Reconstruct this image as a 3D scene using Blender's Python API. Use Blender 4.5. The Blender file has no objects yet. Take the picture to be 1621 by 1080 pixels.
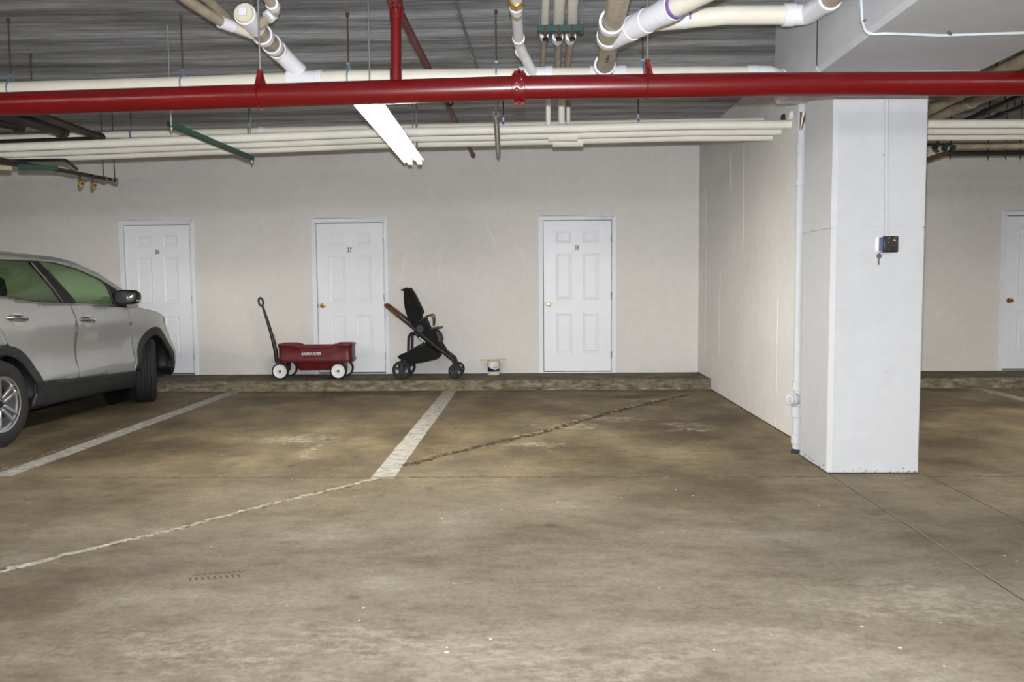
import bpy, bmesh, math, random
from mathutils import Vector, Matrix
random.seed(7)
scene = bpy.context.scene
COL = scene.collection
PI = math.pi

# ------------------------------------------------------------------ camera
FPX, YAW, PITCH, ROLL = 1275.437, .0285, .0714, -.0084
CAM = Vector((0, -10.912, 1.3468))
_F = Vector((-math.sin(YAW)*math.cos(PITCH), math.cos(YAW)*math.cos(PITCH), -math.sin(PITCH)))
_r = Vector((math.cos(YAW), math.sin(YAW), 0)); _u = _r.cross(_F)
RIGHT = _r*math.cos(ROLL) + _u*math.sin(ROLL)
UP = -_r*math.sin(ROLL) + _u*math.cos(ROLL)
cam = bpy.data.cameras.new('camera'); cam_o = bpy.data.objects.new('camera', cam); COL.objects.link(cam_o)
cam.sensor_width = 36; cam.lens = FPX/1621*36; cam.clip_start = .05; cam.clip_end = 100
m = Matrix((RIGHT, UP, -_F)).transposed().to_4x4(); m.translation = CAM
cam_o.matrix_world = m
scene.camera = cam_o

def at(px, py, X=None, Y=None, Z=None):
    """point of the pixel's ray on the plane X=, Y= or Z= (the surface or run the thing sits on)"""
    d = _F + RIGHT*((px-810.5)/FPX) + UP*((540-py)/FPX)
    i, val = (0, X) if X is not None else (1, Y) if Y is not None else (2, Z)
    return CAM + d*((val-CAM[i])/d[i])

# ------------------------------------------------------------------ world, exposure, flash
world = bpy.data.worlds.new('world'); scene.world = world; world.use_nodes = True
world.node_tree.nodes['Background'].inputs[0].default_value = (.9, .95, 1, 1)
world.node_tree.nodes['Background'].inputs[1].default_value = .02
vs = scene.view_settings
vs.view_transform = 'Standard'; vs.look = 'None'; vs.exposure = 0.0; vs.gamma = 1; vs.use_curve_mapping = False
FLASH_W, TUBE_E = 1450, 150.0
fl = bpy.data.lights.new('camera_flash', 'SPOT'); fl.energy = FLASH_W; fl.color = (.90, .94, 1.0)
fl.shadow_soft_size = .025; fl.spot_size = math.radians(110); fl.spot_blend = .7
fo = bpy.data.objects.new('camera_flash', fl); COL.objects.link(fo)
mm = m.copy(); mm.translation = CAM + UP*.13 + _F*.02; fo.matrix_world = mm

# ------------------------------------------------------------------ materials
def lin(c):
    return tuple(((v/255)/12.92 if v/255 <= .04045 else ((v/255+.055)/1.055)**2.4) for v in c)
def nt(name):
    mt = bpy.data.materials.new(name); mt.use_nodes = True
    t = mt.node_tree; b = t.nodes['Principled BSDF']
    return mt, t, b
def N(t, typ, **k):
    n = t.nodes.new(typ)
    for a, v in k.items():
        if a in n.inputs: n.inputs[a].default_value = v
        else: setattr(n, a, v)
    return n
def coords(t, scale=(1, 1, 1), rot=(0, 0, 0), kind='Object'):
    tc = N(t, 'ShaderNodeTexCoord'); mp = N(t, 'ShaderNodeMapping')
    mp.inputs['Scale'].default_value = scale; mp.inputs['Rotation'].default_value = rot
    t.links.new(tc.outputs[kind], mp.inputs['Vector']); return mp.outputs['Vector']
def noise(t, vec, scale, detail=4, rough=.55):
    n = N(t, 'ShaderNodeTexNoise'); n.inputs['Scale'].default_value = scale
    n.inputs['Detail'].default_value = detail; n.inputs['Roughness'].default_value = rough
    t.links.new(vec, n.inputs['Vector']); return n.outputs['Fac']
def ramp(t, fac, stops):
    r = N(t, 'ShaderNodeValToRGB'); e = r.color_ramp.elements
    e[0].position, e[0].color = stops[0][0], (*stops[0][1], 1)
    e[1].position, e[1].color = stops[-1][0], (*stops[-1][1], 1)
    for p, c in stops[1:-1]:
        x = e.new(p); x.color = (*c, 1)
    t.links.new(fac, r.inputs['Fac']); return r.outputs['Color']
def mix(t, fac, a, b, typ='MIX'):
    n = N(t, 'ShaderNodeMix', data_type='RGBA', blend_type=typ)
    for s, v in ((n.inputs['Factor'], fac), (n.inputs['A'], a), (n.inputs['B'], b)):
        if hasattr(v, 'is_output'): t.links.new(v, s)
        elif isinstance(v, (int, float)): s.default_value = v
        else: s.default_value = (*v, 1)
    return n.outputs['Result']
def bump(t, b, h, strength=.2, dist=.01):
    n = N(t, 'ShaderNodeBump'); n.inputs['Strength'].default_value = strength; n.inputs['Distance'].default_value = dist
    t.links.new(h, n.inputs['Height']); t.links.new(n.outputs['Normal'], b.inputs['Normal'])
def mat(name, c, rough=.5, metal=0, var=.06, vscale=8, bumps=0, bscale=60, coat=0, spec=None):
    mt, t, b = nt(name); c = lin(c)
    v = coords(t); f = noise(t, v, vscale)
    b.inputs['Roughness'].default_value = rough; b.inputs['Metallic'].default_value = metal
    b.inputs['Coat Weight'].default_value = coat; b.inputs['Coat Roughness'].default_value = .08
    if spec is not None: b.inputs['Specular IOR Level'].default_value = spec
    col = ramp(t, f, [(.3, tuple(x*(1-var) for x in c)), (.7, tuple(min(1, x*(1+var)) for x in c))])
    t.links.new(col, b.inputs['Base Color'])
    if bumps: bump(t, b, noise(t, v, bscale, 3), bumps, .004)
    return mt
def emit(name, c, s):
    mt, t, b = nt(name); b.inputs['Base Color'].default_value = (.8, .8, .8, 1)
    b.inputs['Emission Color'].default_value = (*c, 1); b.inputs['Emission Strength'].default_value = s
    return mt

STAINS = [(1085, 690, .55, .55, 'oil', .6), (985, 628, .9, .16, 'oil', .7), (800, 632, .5, .12, 'oil', .6), (640, 624, 1.2, .12, 'oil', .5), (1120, 660, .5, .4, 'oil', .35), (410, 632, .9, .2, 'oil', .5),
          (700, 665, .3, .4, 'oil', .3), (1560, 640, 1.6, .35, 'oil', .55), (1500, 700, .8, .3, 'oil', .4), (560, 860, .6, .25, 'oil', .25), (1150, 830, .8, .2, 'oil', .25), (150, 690, .9, 1.6, 'oil', .5),
          (475, 695, .42, .32, 'pale', .8), (495, 715, .14, .4, 'pale', .8), (845, 706, .42, .14, 'pale', .85), (900, 676, .5, .16, 'pale', .7), (965, 662, .35, .2, 'pale', .7), (510, 627, .8, .06, 'pale', .7), (1085, 675, .28, .2, 'pale', .6), (1030, 633, .5, .08, 'pale', .6),
          (300, 1015, 1.1, .25, 'pale', .15), (850, 1040, 2.2, .3, 'pale', .18), (1450, 960, .8, .3, 'pale', .25)]
def concrete_floor():
    mt, t, b = nt('floor_concrete')
    v = coords(t); vs_ = coords(t, (.6, 1.25, 1), (0, 0, .1)); vd = coords(t, (1, .7, 1), (0, 0, .15))
    big = noise(t, v, .55, 5, .6); streak = noise(t, vs_, 1.6, 8, .68); fine = noise(t, v, 38, 4, .7); mid = noise(t, vd, 2.1, 6, .62)
    c = ramp(t, streak, [(.30, lin((92, 84, 71))), (.46, lin((111, 103, 89))), (.60, lin((124, 117, 104))), (.75, lin((146, 141, 131)))])
    # brown stains and painted warm lamplight in stalls (Y above -5.4), painted grey flash tone below
    sp = N(t, 'ShaderNodeSeparateXYZ'); tc = N(t, 'ShaderNodeTexCoord'); t.links.new(tc.outputs['Object'], sp.inputs[0])
    mr = N(t, 'ShaderNodeMapRange'); mr.inputs['From Min'].default_value = -7.2; mr.inputs['From Max'].default_value = -4.4
    mr.interpolation_type = 'SMOOTHSTEP'; t.links.new(sp.outputs['Y'], mr.inputs['Value'])
    brown = ramp(t, mid, [(.32, lin((74, 64, 47))), (.50, lin((111, 99, 75))), (.66, lin((137, 124, 98)))])
    mu = N(t, 'ShaderNodeMath', operation='MULTIPLY'); mu.inputs[1].default_value = .8
    t.links.new(mr.outputs['Result'], mu.inputs[0])
    c = mix(t, mu.outputs[0], c, brown)
    dk = ramp(t, big, [(.36, (.58, .54, .47)), (.48, (.92, .91, .89)), (.62, (1.1, 1.1, 1.1))])
    c = mix(t, 1.0, c, dk, 'MULTIPLY')
    fn = ramp(t, fine, [(.3, (.78, .77, .74)), (.7, (1.16, 1.16, 1.16))])
    c = mix(t, 1.0, c, fn, 'MULTIPLY')
    vm = coords(t, (.9, 1.5, 1), (0, 0, -.06)); mot = noise(t, vm, 6.5, 8, .75)
    c = mix(t, 1.0, c, ramp(t, mot, [(.34, (.76, .74, .70)), (.5, (1, 1, 1)), (.66, (1.16, 1.16, 1.16))]), 'MULTIPLY')
    # small dark oil spots
    vo = N(t, 'ShaderNodeTexVoronoi'); vo.inputs['Scale'].default_value = 2.2; t.links.new(v, vo.inputs['Vector'])
    sm = N(t, 'ShaderNodeMapRange'); sm.inputs['From Min'].default_value = .03; sm.inputs['From Max'].default_value = .11
    t.links.new(vo.outputs['Distance'], sm.inputs['Value'])
    sp2 = mix(t, sm.outputs['Result'], lin((110, 98, 78)), (1, 1, 1)); sp2m = mix(t, .45, (1, 1, 1), sp2)
    c = mix(t, 1.0, c, sp2m, 'MULTIPLY')
    # stains with a shape of their own: oil (dark) and mineral bloom (pale), ragged by noise
    nv = N(t, 'ShaderNodeTexNoise'); nv.inputs['Scale'].default_value = 3.2; nv.inputs['Detail'].default_value = 6; t.links.new(v, nv.inputs['Vector'])
    sb = N(t, 'ShaderNodeVectorMath', operation='SUBTRACT'); sb.inputs[1].default_value = (.5, .5, .5); t.links.new(nv.outputs['Color'], sb.inputs[0])
    sc_ = N(t, 'ShaderNodeVectorMath', operation='SCALE'); sc_.inputs['Scale'].default_value = .9; t.links.new(sb.outputs[0], sc_.inputs[0])
    ad_ = N(t, 'ShaderNodeVectorMath', operation='ADD'); t.links.new(v, ad_.inputs[0]); t.links.new(sc_.outputs[0], ad_.inputs[1])
    fray = noise(t, coords(t, (1.2, 2.4, 1)), 9, 8, .8)
    for px, py, rx, ry, kind, st in STAINS:
        p = at(px, py, Z=0); mp_ = N(t, 'ShaderNodeMapping', vector_type='TEXTURE')
        mp_.inputs['Location'].default_value = (p.x, p.y, 0); mp_.inputs['Scale'].default_value = (rx, ry, 1)
        t.links.new(ad_.outputs[0], mp_.inputs['Vector']); ln_ = N(t, 'ShaderNodeVectorMath', operation='LENGTH')
        xy = N(t, 'ShaderNodeVectorMath', operation='MULTIPLY'); xy.inputs[1].default_value = (1, 1, 0); t.links.new(mp_.outputs[0], xy.inputs[0]); t.links.new(xy.outputs[0], ln_.inputs[0])
        mr_ = N(t, 'ShaderNodeMapRange'); mr_.inputs['From Min'].default_value = 1.0; mr_.inputs['From Max'].default_value = .25; mr_.inputs['To Max'].default_value = st
        t.links.new(ln_.outputs['Value'], mr_.inputs['Value']); fac = mr_.outputs['Result']
        if kind == 'pale':
            th = ramp(t, fray, [(.47, (0, 0, 0)), (.58, (1, 1, 1))]); mm_ = N(t, 'ShaderNodeMath', operation='MULTIPLY'); t.links.new(fac, mm_.inputs[0]); t.links.new(th, mm_.inputs[1]); fac = mm_.outputs[0]
            c = mix(t, fac, c, lin((196, 188, 170)))
        else: c = mix(t, fac, c, lin((58, 48, 33)))
    t.links.new(c, b.inputs['Base Color'])
    rr = ramp(t, mid, [(.3, (.62,)*3), (.7, (.85,)*3)]); t.links.new(rr, b.inputs['Roughness'])
    b.inputs['Specular IOR Level'].default_value = .3
    bump(t, b, fine, .25, .004)
    return mt
def concrete(name, lo, hi, sc=(1, 1, 1), s1=3, bm=.3, mid=None):
    mt, t, b = nt(name); v = coords(t, sc); v0 = coords(t)
    f = noise(t, v, s1, 8, .66); g = noise(t, v0, 45, 4, .7)
    st = [(.3, lin(lo)), (.7, lin(hi))] if not mid else [(.3, lin(lo)), (.52, lin(mid)), (.72, lin(hi))]
    c = ramp(t, f, st); fn = ramp(t, g, [(.3, (.9,)*3), (.7, (1.06,)*3)])
    t.links.new(mix(t, 1.0, c, fn, 'MULTIPLY'), b.inputs['Base Color'])
    b.inputs['Roughness'].default_value = .9; b.inputs['Specular IOR Level'].default_value = .15
    bump(t, b, f, bm, .02)
    return mt
def ceiling_mat():
    mt, t, b = nt('ceiling_concrete')
    v = coords(t, (.16, 2.2, 1)); v2 = coords(t, (.9, 11, 1)); v3 = coords(t, (1.4, 4, 1))
    f = noise(t, v, 1.5, 6, .6); g = noise(t, v2, 2.2, 6, .72); h = noise(t, v3, 14, 4, .7)
    c = ramp(t, f, [(.34, lin((112, 111, 108))), (.48, lin((152, 153, 155))), (.62, lin((196, 199, 206)))])
    gg = ramp(t, g, [(.32, (.50, .50, .48)), (.50, (.92, .92, .92)), (.63, (1.15, 1.16, 1.18)), (.72, (1.9, 1.9, 1.92))])
    c = mix(t, 1.0, c, gg, 'MULTIPLY')
    hh = ramp(t, h, [(.3, (.84,)*3), (.7, (1.1,)*3)]); c = mix(t, 1.0, c, hh, 'MULTIPLY')
    t.links.new(c, b.inputs['Base Color']); b.inputs['Roughness'].default_value = .85; b.inputs['Specular IOR Level'].default_value = .2
    bump(t, b, g, .6, .02)
    return mt
def painted_wall(name, c, c2, bm=.25):
    mt, t, b = nt(name); v = coords(t)
    f = noise(t, v, 1.3, 5, .6); g = noise(t, v, 70, 3, .6); k = noise(t, v, 9, 4, .6)
    c = ramp(t, f, [(.3, lin(c2)), (.7, lin(c))])
    kk = ramp(t, k, [(.3, (.96,)*3), (.7, (1.02,)*3)]); c = mix(t, 1.0, c, kk, 'MULTIPLY')
    # scuffs: sparse dark specks
    vo = N(t, 'ShaderNodeTexVoronoi'); vo.inputs['Scale'].default_value = 5.5; t.links.new(v, vo.inputs['Vector'])
    sm = N(t, 'ShaderNodeMapRange'); sm.inputs['From Min'].default_value = .02; sm.inputs['From Max'].default_value = .05
    t.links.new(vo.outputs['Distance'], sm.inputs['Value'])
    c = mix(t, 1.0, c, mix(t, sm.outputs['Result'], (.8, .79, .77), (1, 1, 1)), 'MULTIPLY')
    t.links.new(c, b.inputs['Base Color']); b.inputs['Roughness'].default_value = .7; b.inputs['Specular IOR Level'].default_value = .25
    bump(t, b, g, bm, .003)
    return mt
def stain_print():
    mt, t, b = nt('pipe_pvc_tan'); v = coords(t); f = noise(t, v, 3.5, 5, .6); g = noise(t, v, 30, 3, .6)
    c = ramp(t, f, [(.34, lin((142, 130, 108))), (.55, lin((172, 161, 138))), (.7, lin((190, 181, 160)))])
    c = mix(t, 1.0, c, ramp(t, g, [(.28, (.82, .80, .76)), (.5, (1, 1, 1))]), 'MULTIPLY')
    t.links.new(c, b.inputs['Base Color']); b.inputs['Roughness'].default_value = .42
    return mt
def glass(name, tint, refl=.9):
    mt = bpy.data.materials.new(name); mt.use_nodes = True; t = mt.node_tree
    t.nodes.remove(t.nodes['Principled BSDF']); out = t.nodes['Material Output']
    tr = N(t, 'ShaderNodeBsdfTransparent'); tr.inputs['Color'].default_value = (*tint, 1)
    gl = N(t, 'ShaderNodeBsdfGlossy'); gl.inputs['Roughness'].default_value = .02; gl.inputs['Color'].default_value = (refl,)*3+(1,)
    lw = N(t, 'ShaderNodeLayerWeight'); lw.inputs['Blend'].default_value = .5
    pw = N(t, 'ShaderNodeMath', operation='POWER'); pw.inputs[1].default_value = 4.5; t.links.new(lw.outputs['Facing'], pw.inputs[0])
    fr = N(t, 'ShaderNodeMath', operation='MULTIPLY_ADD'); fr.inputs[1].default_value = .9; fr.inputs[2].default_value = .025; t.links.new(pw.outputs[0], fr.inputs[0])
    mx = N(t, 'ShaderNodeMixShader'); t.links.new(fr.outputs[0], mx.inputs[0]); t.links.new(tr.outputs[0], mx.inputs[1]); t.links.new(gl.outputs[0], mx.inputs[2])
    t.links.new(mx.outputs[0], out.inputs['Surface'])
    return mt
def car_paint():
    mt, t, b = nt('car_paint_silver'); v = coords(t); f = noise(t, v, 900, 2, .5)
    c = ramp(t, f, [(.3, lin((146, 147, 146))), (.7, lin((166, 167, 166)))]); t.links.new(c, b.inputs['Base Color'])
    b.inputs['Metallic'].default_value = .35; b.inputs['Roughness'].default_value = .36
    b.inputs['Coat Weight'].default_value = .8; b.inputs['Coat Roughness'].default_value = .06
    return mt
def can_label():
    mt, t, b = nt('can_label'); tc = N(t, 'ShaderNodeTexCoord'); sp = N(t, 'ShaderNodeSeparateXYZ'); t.links.new(tc.outputs['Object'], sp.inputs[0])
    # navy swoosh: z below a V-shaped line in the angle-like coordinate x
    ab = N(t, 'ShaderNodeMath', operation='ABSOLUTE'); sh = N(t, 'ShaderNodeMath', operation='SUBTRACT'); sh.inputs[1].default_value = .025
    t.links.new(sp.outputs['X'], sh.inputs[0]); t.links.new(sh.outputs[0], ab.inputs[0])
    ln = N(t, 'ShaderNodeMath', operation='MULTIPLY_ADD'); ln.inputs[1].default_value = .42; ln.inputs[2].default_value = .068
    t.links.new(ab.outputs[0], ln.inputs[0])
    lt = N(t, 'ShaderNodeMath', operation='LESS_THAN'); t.links.new(sp.outputs['Z'], lt.inputs[0]); t.links.new(ln.outputs[0], lt.inputs[1])
    gt = N(t, 'ShaderNodeMath', operation='GREATER_THAN'); t.links.new(sp.outputs['Z'], gt.inputs[0]); gt.inputs[1].default_value = .045
    mu = N(t, 'ShaderNodeMath', operation='MULTIPLY'); t.links.new(lt.outputs[0], mu.inputs[0]); t.links.new(gt.outputs[0], mu.inputs[1])
    g = ramp(t, sp.outputs['X'], [(0, lin((16, 30, 72))), (.04, lin((20, 92, 110)))])
    t.links.new(mix(t, mu.outputs[0], lin((222, 224, 222)), g), b.inputs['Base Color']); b.inputs['Roughness'].default_value = .35
    return mt

M = {
 'floor': concrete_floor(), 'ceiling': ceiling_mat(),
 'curb': concrete('curb_concrete', (78, 73, 62), (130, 123, 108), (1, 1, 1), 4, .4, (104, 98, 85)),
 'curb_face': concrete('curb_face_concrete', (62, 57, 46), (162, 154, 134), (1, 2, 3), 7, .6, (120, 112, 93)),
 'wall': painted_wall('back_wall_paint', (228, 225, 220), (222, 218, 212), .3),
 'wall2': painted_wall('divider_wall_paint', (226, 224, 221), (218, 215, 211), .45),
 'pillar': painted_wall('pillar_paint', (190, 191, 193), (184, 185, 187), .4),
 'wall_far': mat('far_wall_paint', (190, 186, 178), .8),
 'stripe': concrete('line_paint', (118, 114, 105), (184, 183, 177), (1, 1, 1), 14, .2, (162, 160, 152)),
 'crack_white': concrete('crack_filler_white', (112, 105, 92), (200, 196, 186), (1, 1, 1), 24, .6, (158, 152, 138)),
 'crack_dark': concrete('crack_filler_dark', (44, 36, 26), (88, 76, 58), (1, 1, 1), 20, .6),
 'joint': concrete('joint_filler', (76, 68, 53), (146, 136, 116), (1, 1, 1), 16, .5, (100, 91, 74)),
 'joint_dark': concrete('joint_dark', (60, 54, 44), (86, 79, 67), (1, 1, 1), 16, .3),
 'efflo': concrete('mineral_deposit', (118, 106, 84), (180, 172, 154), (1, 1, 1), 18, .3),
 'oil': concrete('oil_stain', (78, 70, 57), (98, 89, 74), (1, 1, 1), 6, .1),
 'speck': mat('white_speck', (190, 186, 174), .8),
 'door': mat('door_paint', (240, 242, 247), .4, var=.02, vscale=3, bumps=.08, bscale=30),
 'frame': mat('door_frame_paint', (238, 240, 245), .45, var=.02),
 'gap': mat('dark_gap', (40, 38, 36), .9),
 'brass': mat('brass', (196, 160, 84), .22, 1, .05),
 'hinge': mat('hinge_metal', (110, 102, 92), .45, .8),
 'alu': mat('threshold_metal', (190, 188, 182), .4, .6),
 'ink': mat('number_ink', (22, 22, 24), .6),
 'red': mat('red_pipe_paint', (98, 4, 7), .30, 0, .08, 6, .05, 40),
 'red_dk': mat('red_oxide_paint', (92, 22, 22), .5, 0, .1, 6),
 'tan': stain_print(),
 'pvc': mat('pvc_white', (226, 225, 228), .35, 0, .03, 6),
 'pvc_ivory': mat('pvc_ivory', (222, 216, 200), .4, 0, .05, 3),
 'insul': mat('pipe_jacket_white', (226, 222, 210), .5, 0, .05, 4),
 'purple': mat('purple_primer', (120, 92, 150), .6, 0, .25, 20),
 'ink_pipe': mat('pipe_print', (70, 62, 52), .7),
 'steel': mat('zinc_rod', (150, 150, 148), .4, .7, .1),
 'rust': mat('rusty_rod', (82, 64, 50), .7, .4, .2, 30),
 'strap': mat('blue_zinc_strap', (150, 166, 186), .4, .7),
 'green': mat('green_strut_paint', (22, 62, 52), .55, 0, .15),
 'strut': mat('galvanised_strut', (128, 120, 104), .5, .6, .15, 20),
 'black_pipe': mat('black_pipe', (40, 34, 30), .5, 0, .2),
 'black': mat('black_plastic', (12, 12, 13), .5, 0, .1),
 'fabric': mat('black_fabric', (9, 9, 10), .95, 0, .25, 40, .3, 200),
 'fabric2': mat('plum_fabric', (74, 62, 72), .9, 0, .1, 40),
 'leather': mat('brown_leather', (92, 58, 34), .55, 0, .15, 30),
 'tyre': mat('tyre_rubber', (30, 30, 31), .8, 0, .12, 30, .2, 80),
 'rim': mat('alloy', (196, 196, 200), .25, .85, .04),
 'rim_dk': mat('alloy_dark', (60, 60, 64), .4, .7),
 'chrome': mat('chrome', (226, 226, 228), .1, 1, .02),
 'clad': mat('grey_cladding', (34, 36, 38), .6, 0, .08),
 'paint': car_paint(),
 'glass_g': glass('green_glass', (.83, .93, .81)), 'glass_d': glass('privacy_glass', (.66, .72, .62)),
 'mirror': mat('mirror_glass', (210, 220, 215), .03, 1, .0),
 'lamp_o': mat('amber_lens', (196, 96, 40), .2, 0, .05), 'lamp_w': mat('clear_lens', (200, 205, 210), .12, .3, .05),
 'lamp_r': mat('red_lens', (140, 16, 18), .2),
 'seat': mat('car_seat_cloth', (30, 29, 30), .9),
 'wagon': mat('wagon_red_plastic', (92, 15, 19), .42, 0, .08, 5, .05, 90),
 'white': mat('white_plastic', (232, 230, 228), .4, 0, .02),
 'housing': mat('enamel_white', (214, 212, 206), .4, 0, .03),
 'tube': emit('fluorescent_tube', (1.0, .95, .87), TUBE_E),
 'led': emit('red_led', (1, .03, .02), 2.0),
 'reader': mat('reader_black', (18, 19, 22), .35), 'reader_b': mat('reader_side_blue', (62, 68, 110), .4),
 'grey': mat('grey_conduit', (112, 118, 114), .5, .3), 'wire': mat('white_cable', (205, 210, 212), .4),
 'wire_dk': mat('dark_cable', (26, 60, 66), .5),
 'wood': mat('raw_wood', (206, 184, 150), .7, 0, .12, 12),
 'label': can_label(), 'cream': mat('can_base_band', (214, 204, 178), .4),
 'pink': mat('label_pink', (196, 140, 150), .5), 'navy': mat('label_navy', (34, 50, 90), .5),
 'pad': mat('grout_pad', (182, 180, 174), .9), 'pad_dk': mat('bare_concrete_chip', (112, 108, 100), .9),
}

# ------------------------------------------------------------------ mesh helpers
def fillet(pts, r, n=6):
    pts = [Vector(p) for p in pts]; out = [pts[0]]
    for i in range(1, len(pts)-1):
        a, b, c = pts[i-1], pts[i], pts[i+1]
        u, w = (a-b), (c-b); lu, lw = u.length, w.length; u.normalize(); w.normalize()
        ang = u.angle(w)
        if ang > PI-.02: out.append(b); continue
        d = min(r/math.tan(ang/2), lu*.48, lw*.48)
        p0, p1 = b+u*d, b+w*d
        for k in range(n+1):
            t = k/n; out.append(p0*(1-t)**2 + b*2*t*(1-t) + p1*t*t)
    out.append(pts[-1]); return out
class MB:
    def __init__(s): s.v = []; s.f = []
    def add(s, vs_, fs):
        o = len(s.v); s.v += [Vector(p) for p in vs_]; s.f += [tuple(i+o for i in f) for f in fs]; return s
    def box(s, lo, hi):
        x0, y0, z0 = lo; x1, y1, z1 = hi
        return s.add([(x0,y0,z0),(x1,y0,z0),(x1,y1,z0),(x0,y1,z0),(x0,y0,z1),(x1,y0,z1),(x1,y1,z1),(x0,y1,z1)],
                     [(0,3,2,1),(4,5,6,7),(0,1,5,4),(1,2,6,5),(2,3,7,6),(3,0,4,7)])
    def bar(s, a, b, w, h, up=(0, 0, 1)):
        a, b = Vector(a), Vector(b); d = (b-a).normalized(); u = Vector(up)
        sd = d.cross(u).normalized()*w/2; u2 = sd.cross(d).normalized()*h/2
        return s.add([a-sd-u2, a+sd-u2, a+sd+u2, a-sd+u2, b-sd-u2, b+sd-u2, b+sd+u2, b-sd+u2],
                     [(0,1,2,3),(7,6,5,4),(0,4,5,1),(1,5,6,2),(2,6,7,3),(3,7,4,0)])
    def tube(s, path, r, seg=14, caps=True):
        P = [Vector(p) for p in path]; n = len(P); R = r if isinstance(r, (list, tuple)) else [r]*n
        T = [(P[min(i+1, n-1)]-P[max(i-1, 0)]).normalized() for i in range(n)]
        ref = Vector((0, 0, 1)) if abs(T[0].z) < .9 else Vector((1, 0, 0))
        u = T[0].cross(ref).normalized(); o = len(s.v)
        for i in range(n):
            u = (u - T[i]*u.dot(T[i])).normalized(); w = T[i].cross(u)
            for k in range(seg):
                a = 2*PI*k/seg; s.v.append(P[i] + (u*math.cos(a)+w*math.sin(a))*R[i])
        for i in range(n-1):
            for k in range(seg):
                k2 = (k+1) % seg
                s.f.append((o+i*seg+k, o+i*seg+k2, o+(i+1)*seg+k2, o+(i+1)*seg+k))
        if caps:
            s.f.append(tuple(o+k for k in range(seg))[::-1]); s.f.append(tuple(o+(n-1)*seg+k for k in range(seg)))
        return s
    def cyl(s, a, b, r, r2=None, seg=16): return s.tube([a, b], [r, r if r2 is None else r2], seg)
    def ring(s, a, b, ro, ri, seg=20):
        a, b = Vector(a), Vector(b); d = (b-a).normalized(); ref = Vector((0,0,1)) if abs(d.z) < .9 else Vector((1,0,0))
        u = d.cross(ref).normalized(); w = d.cross(u); vs_ = []; fs = []
        for k in range(seg):
            an = 2*PI*k/seg; e = u*math.cos(an)+w*math.sin(an)
            vs_ += [a+e*ro, b+e*ro, b+e*ri, a+e*ri]
        for k in range(seg):
            j = (k+1) % seg
            for q in range(4): fs.append((k*4+q, j*4+q, j*4+(q+1) % 4, k*4+(q+1) % 4))
        return s.add(vs_, fs)
    def lathe(s, prof, c, axis='y', seg=28):
        """prof: list of (radius, offset along axis); closed at both ends if the radius is 0 there"""
        c = Vector(c); o = len(s.v); n = len(prof)
        for k in range(seg):
            a = 2*PI*k/seg; ca, sa = math.cos(a), math.sin(a)
            for r, h in prof:
                s.v.append(c + (Vector((r*ca, h, r*sa)) if axis == 'y' else Vector((r*ca, r*sa, h)) if axis == 'z' else Vector((h, r*ca, r*sa))))
        for k in range(seg):
            j = (k+1) % seg
            for q in range(n-1): s.f.append((o+k*n+q, o+k*n+q+1, o+j*n+q+1, o+j*n+q))
        return s
    def prism(s, poly, y0, y1):
        """polygon in XZ extruded along Y"""
        n = len(poly)
        s.add([(x, y0, z) for x, z in poly]+[(x, y1, z) for x, z in poly],
              [tuple(range(n)), tuple(range(2*n-1, n-1, -1))]+[(i, n+i, n+(i+1) % n, (i+1) % n) for i in range(n)]); return s
    def grid(s, rows, closed=False):
        o = len(s.v); n = len(rows[0])
        for r in rows: s.v += [Vector(p) for p in r]
        for i in range(len(rows)-1):
            for k in range(n if closed else n-1):
                k2 = (k+1) % n; s.f.append((o+i*n+k, o+i*n+k2, o+(i+1)*n+k2, o+(i+1)*n+k))
        return s
    def build(s, name, mt, parent=None, bevel=0, smooth=True, solid=0, sub=0, angle=35):
        off = Vector(parent['_o']) if parent is not None and '_o' in parent else Vector((0, 0, 0))
        me = bpy.data.meshes.new(name); me.from_pydata([tuple(v-off) for v in s.v], [], s.f); me.update()
        bm = bmesh.new(); bm.from_mesh(me); bmesh.ops.remove_doubles(bm, verts=bm.verts, dist=1e-5)
        bmesh.ops.recalc_face_normals(bm, faces=bm.faces); bm.to_mesh(me); bm.free()
        return link(name, me, mt, parent, bevel, smooth, solid, sub, angle)
def link(name, me, mt, parent=None, bevel=0, smooth=True, solid=0, sub=0, angle=35):
    me.materials.append(M[mt] if isinstance(mt, str) else mt)
    if smooth:
        for p in me.polygons: p.use_smooth = True
        me.set_sharp_from_angle(angle=math.radians(angle))
    o = bpy.data.objects.new(name, me); COL.objects.link(o)
    if parent is not None: o.parent = parent
    if solid:
        q = o.modifiers.new('solid', 'SOLIDIFY'); q.thickness = solid; q.offset = -1
    if bevel:
        q = o.modifiers.new('bevel', 'BEVEL'); q.width = bevel; q.segments = 2; q.limit_method = 'ANGLE'
    if sub:
        q = o.modifiers.new('sub', 'SUBSURF'); q.levels = sub; q.render_levels = sub
    return o
def host(o):
    """let a part carry sub-parts built in the same frame"""
    if o.parent is not None and '_o' in o.parent: o['_o'] = tuple(o.parent['_o'])
    return o
def tag(o, label, cat, group=None, kind=None):
    o['label'] = label; o['category'] = cat
    if group: o['group'] = group
    if kind: o['kind'] = kind
    return o
def thing(name, label, cat, loc, group=None, kind=None, rotz=0, local=False):
    o = bpy.data.objects.new(name, None); COL.objects.link(o); o.location = loc; o.rotation_euler = (0, 0, rotz)
    o.empty_display_size = .1
    if not local: o['_o'] = tuple(loc)
    return tag(o, label, cat, group, kind)
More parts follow.
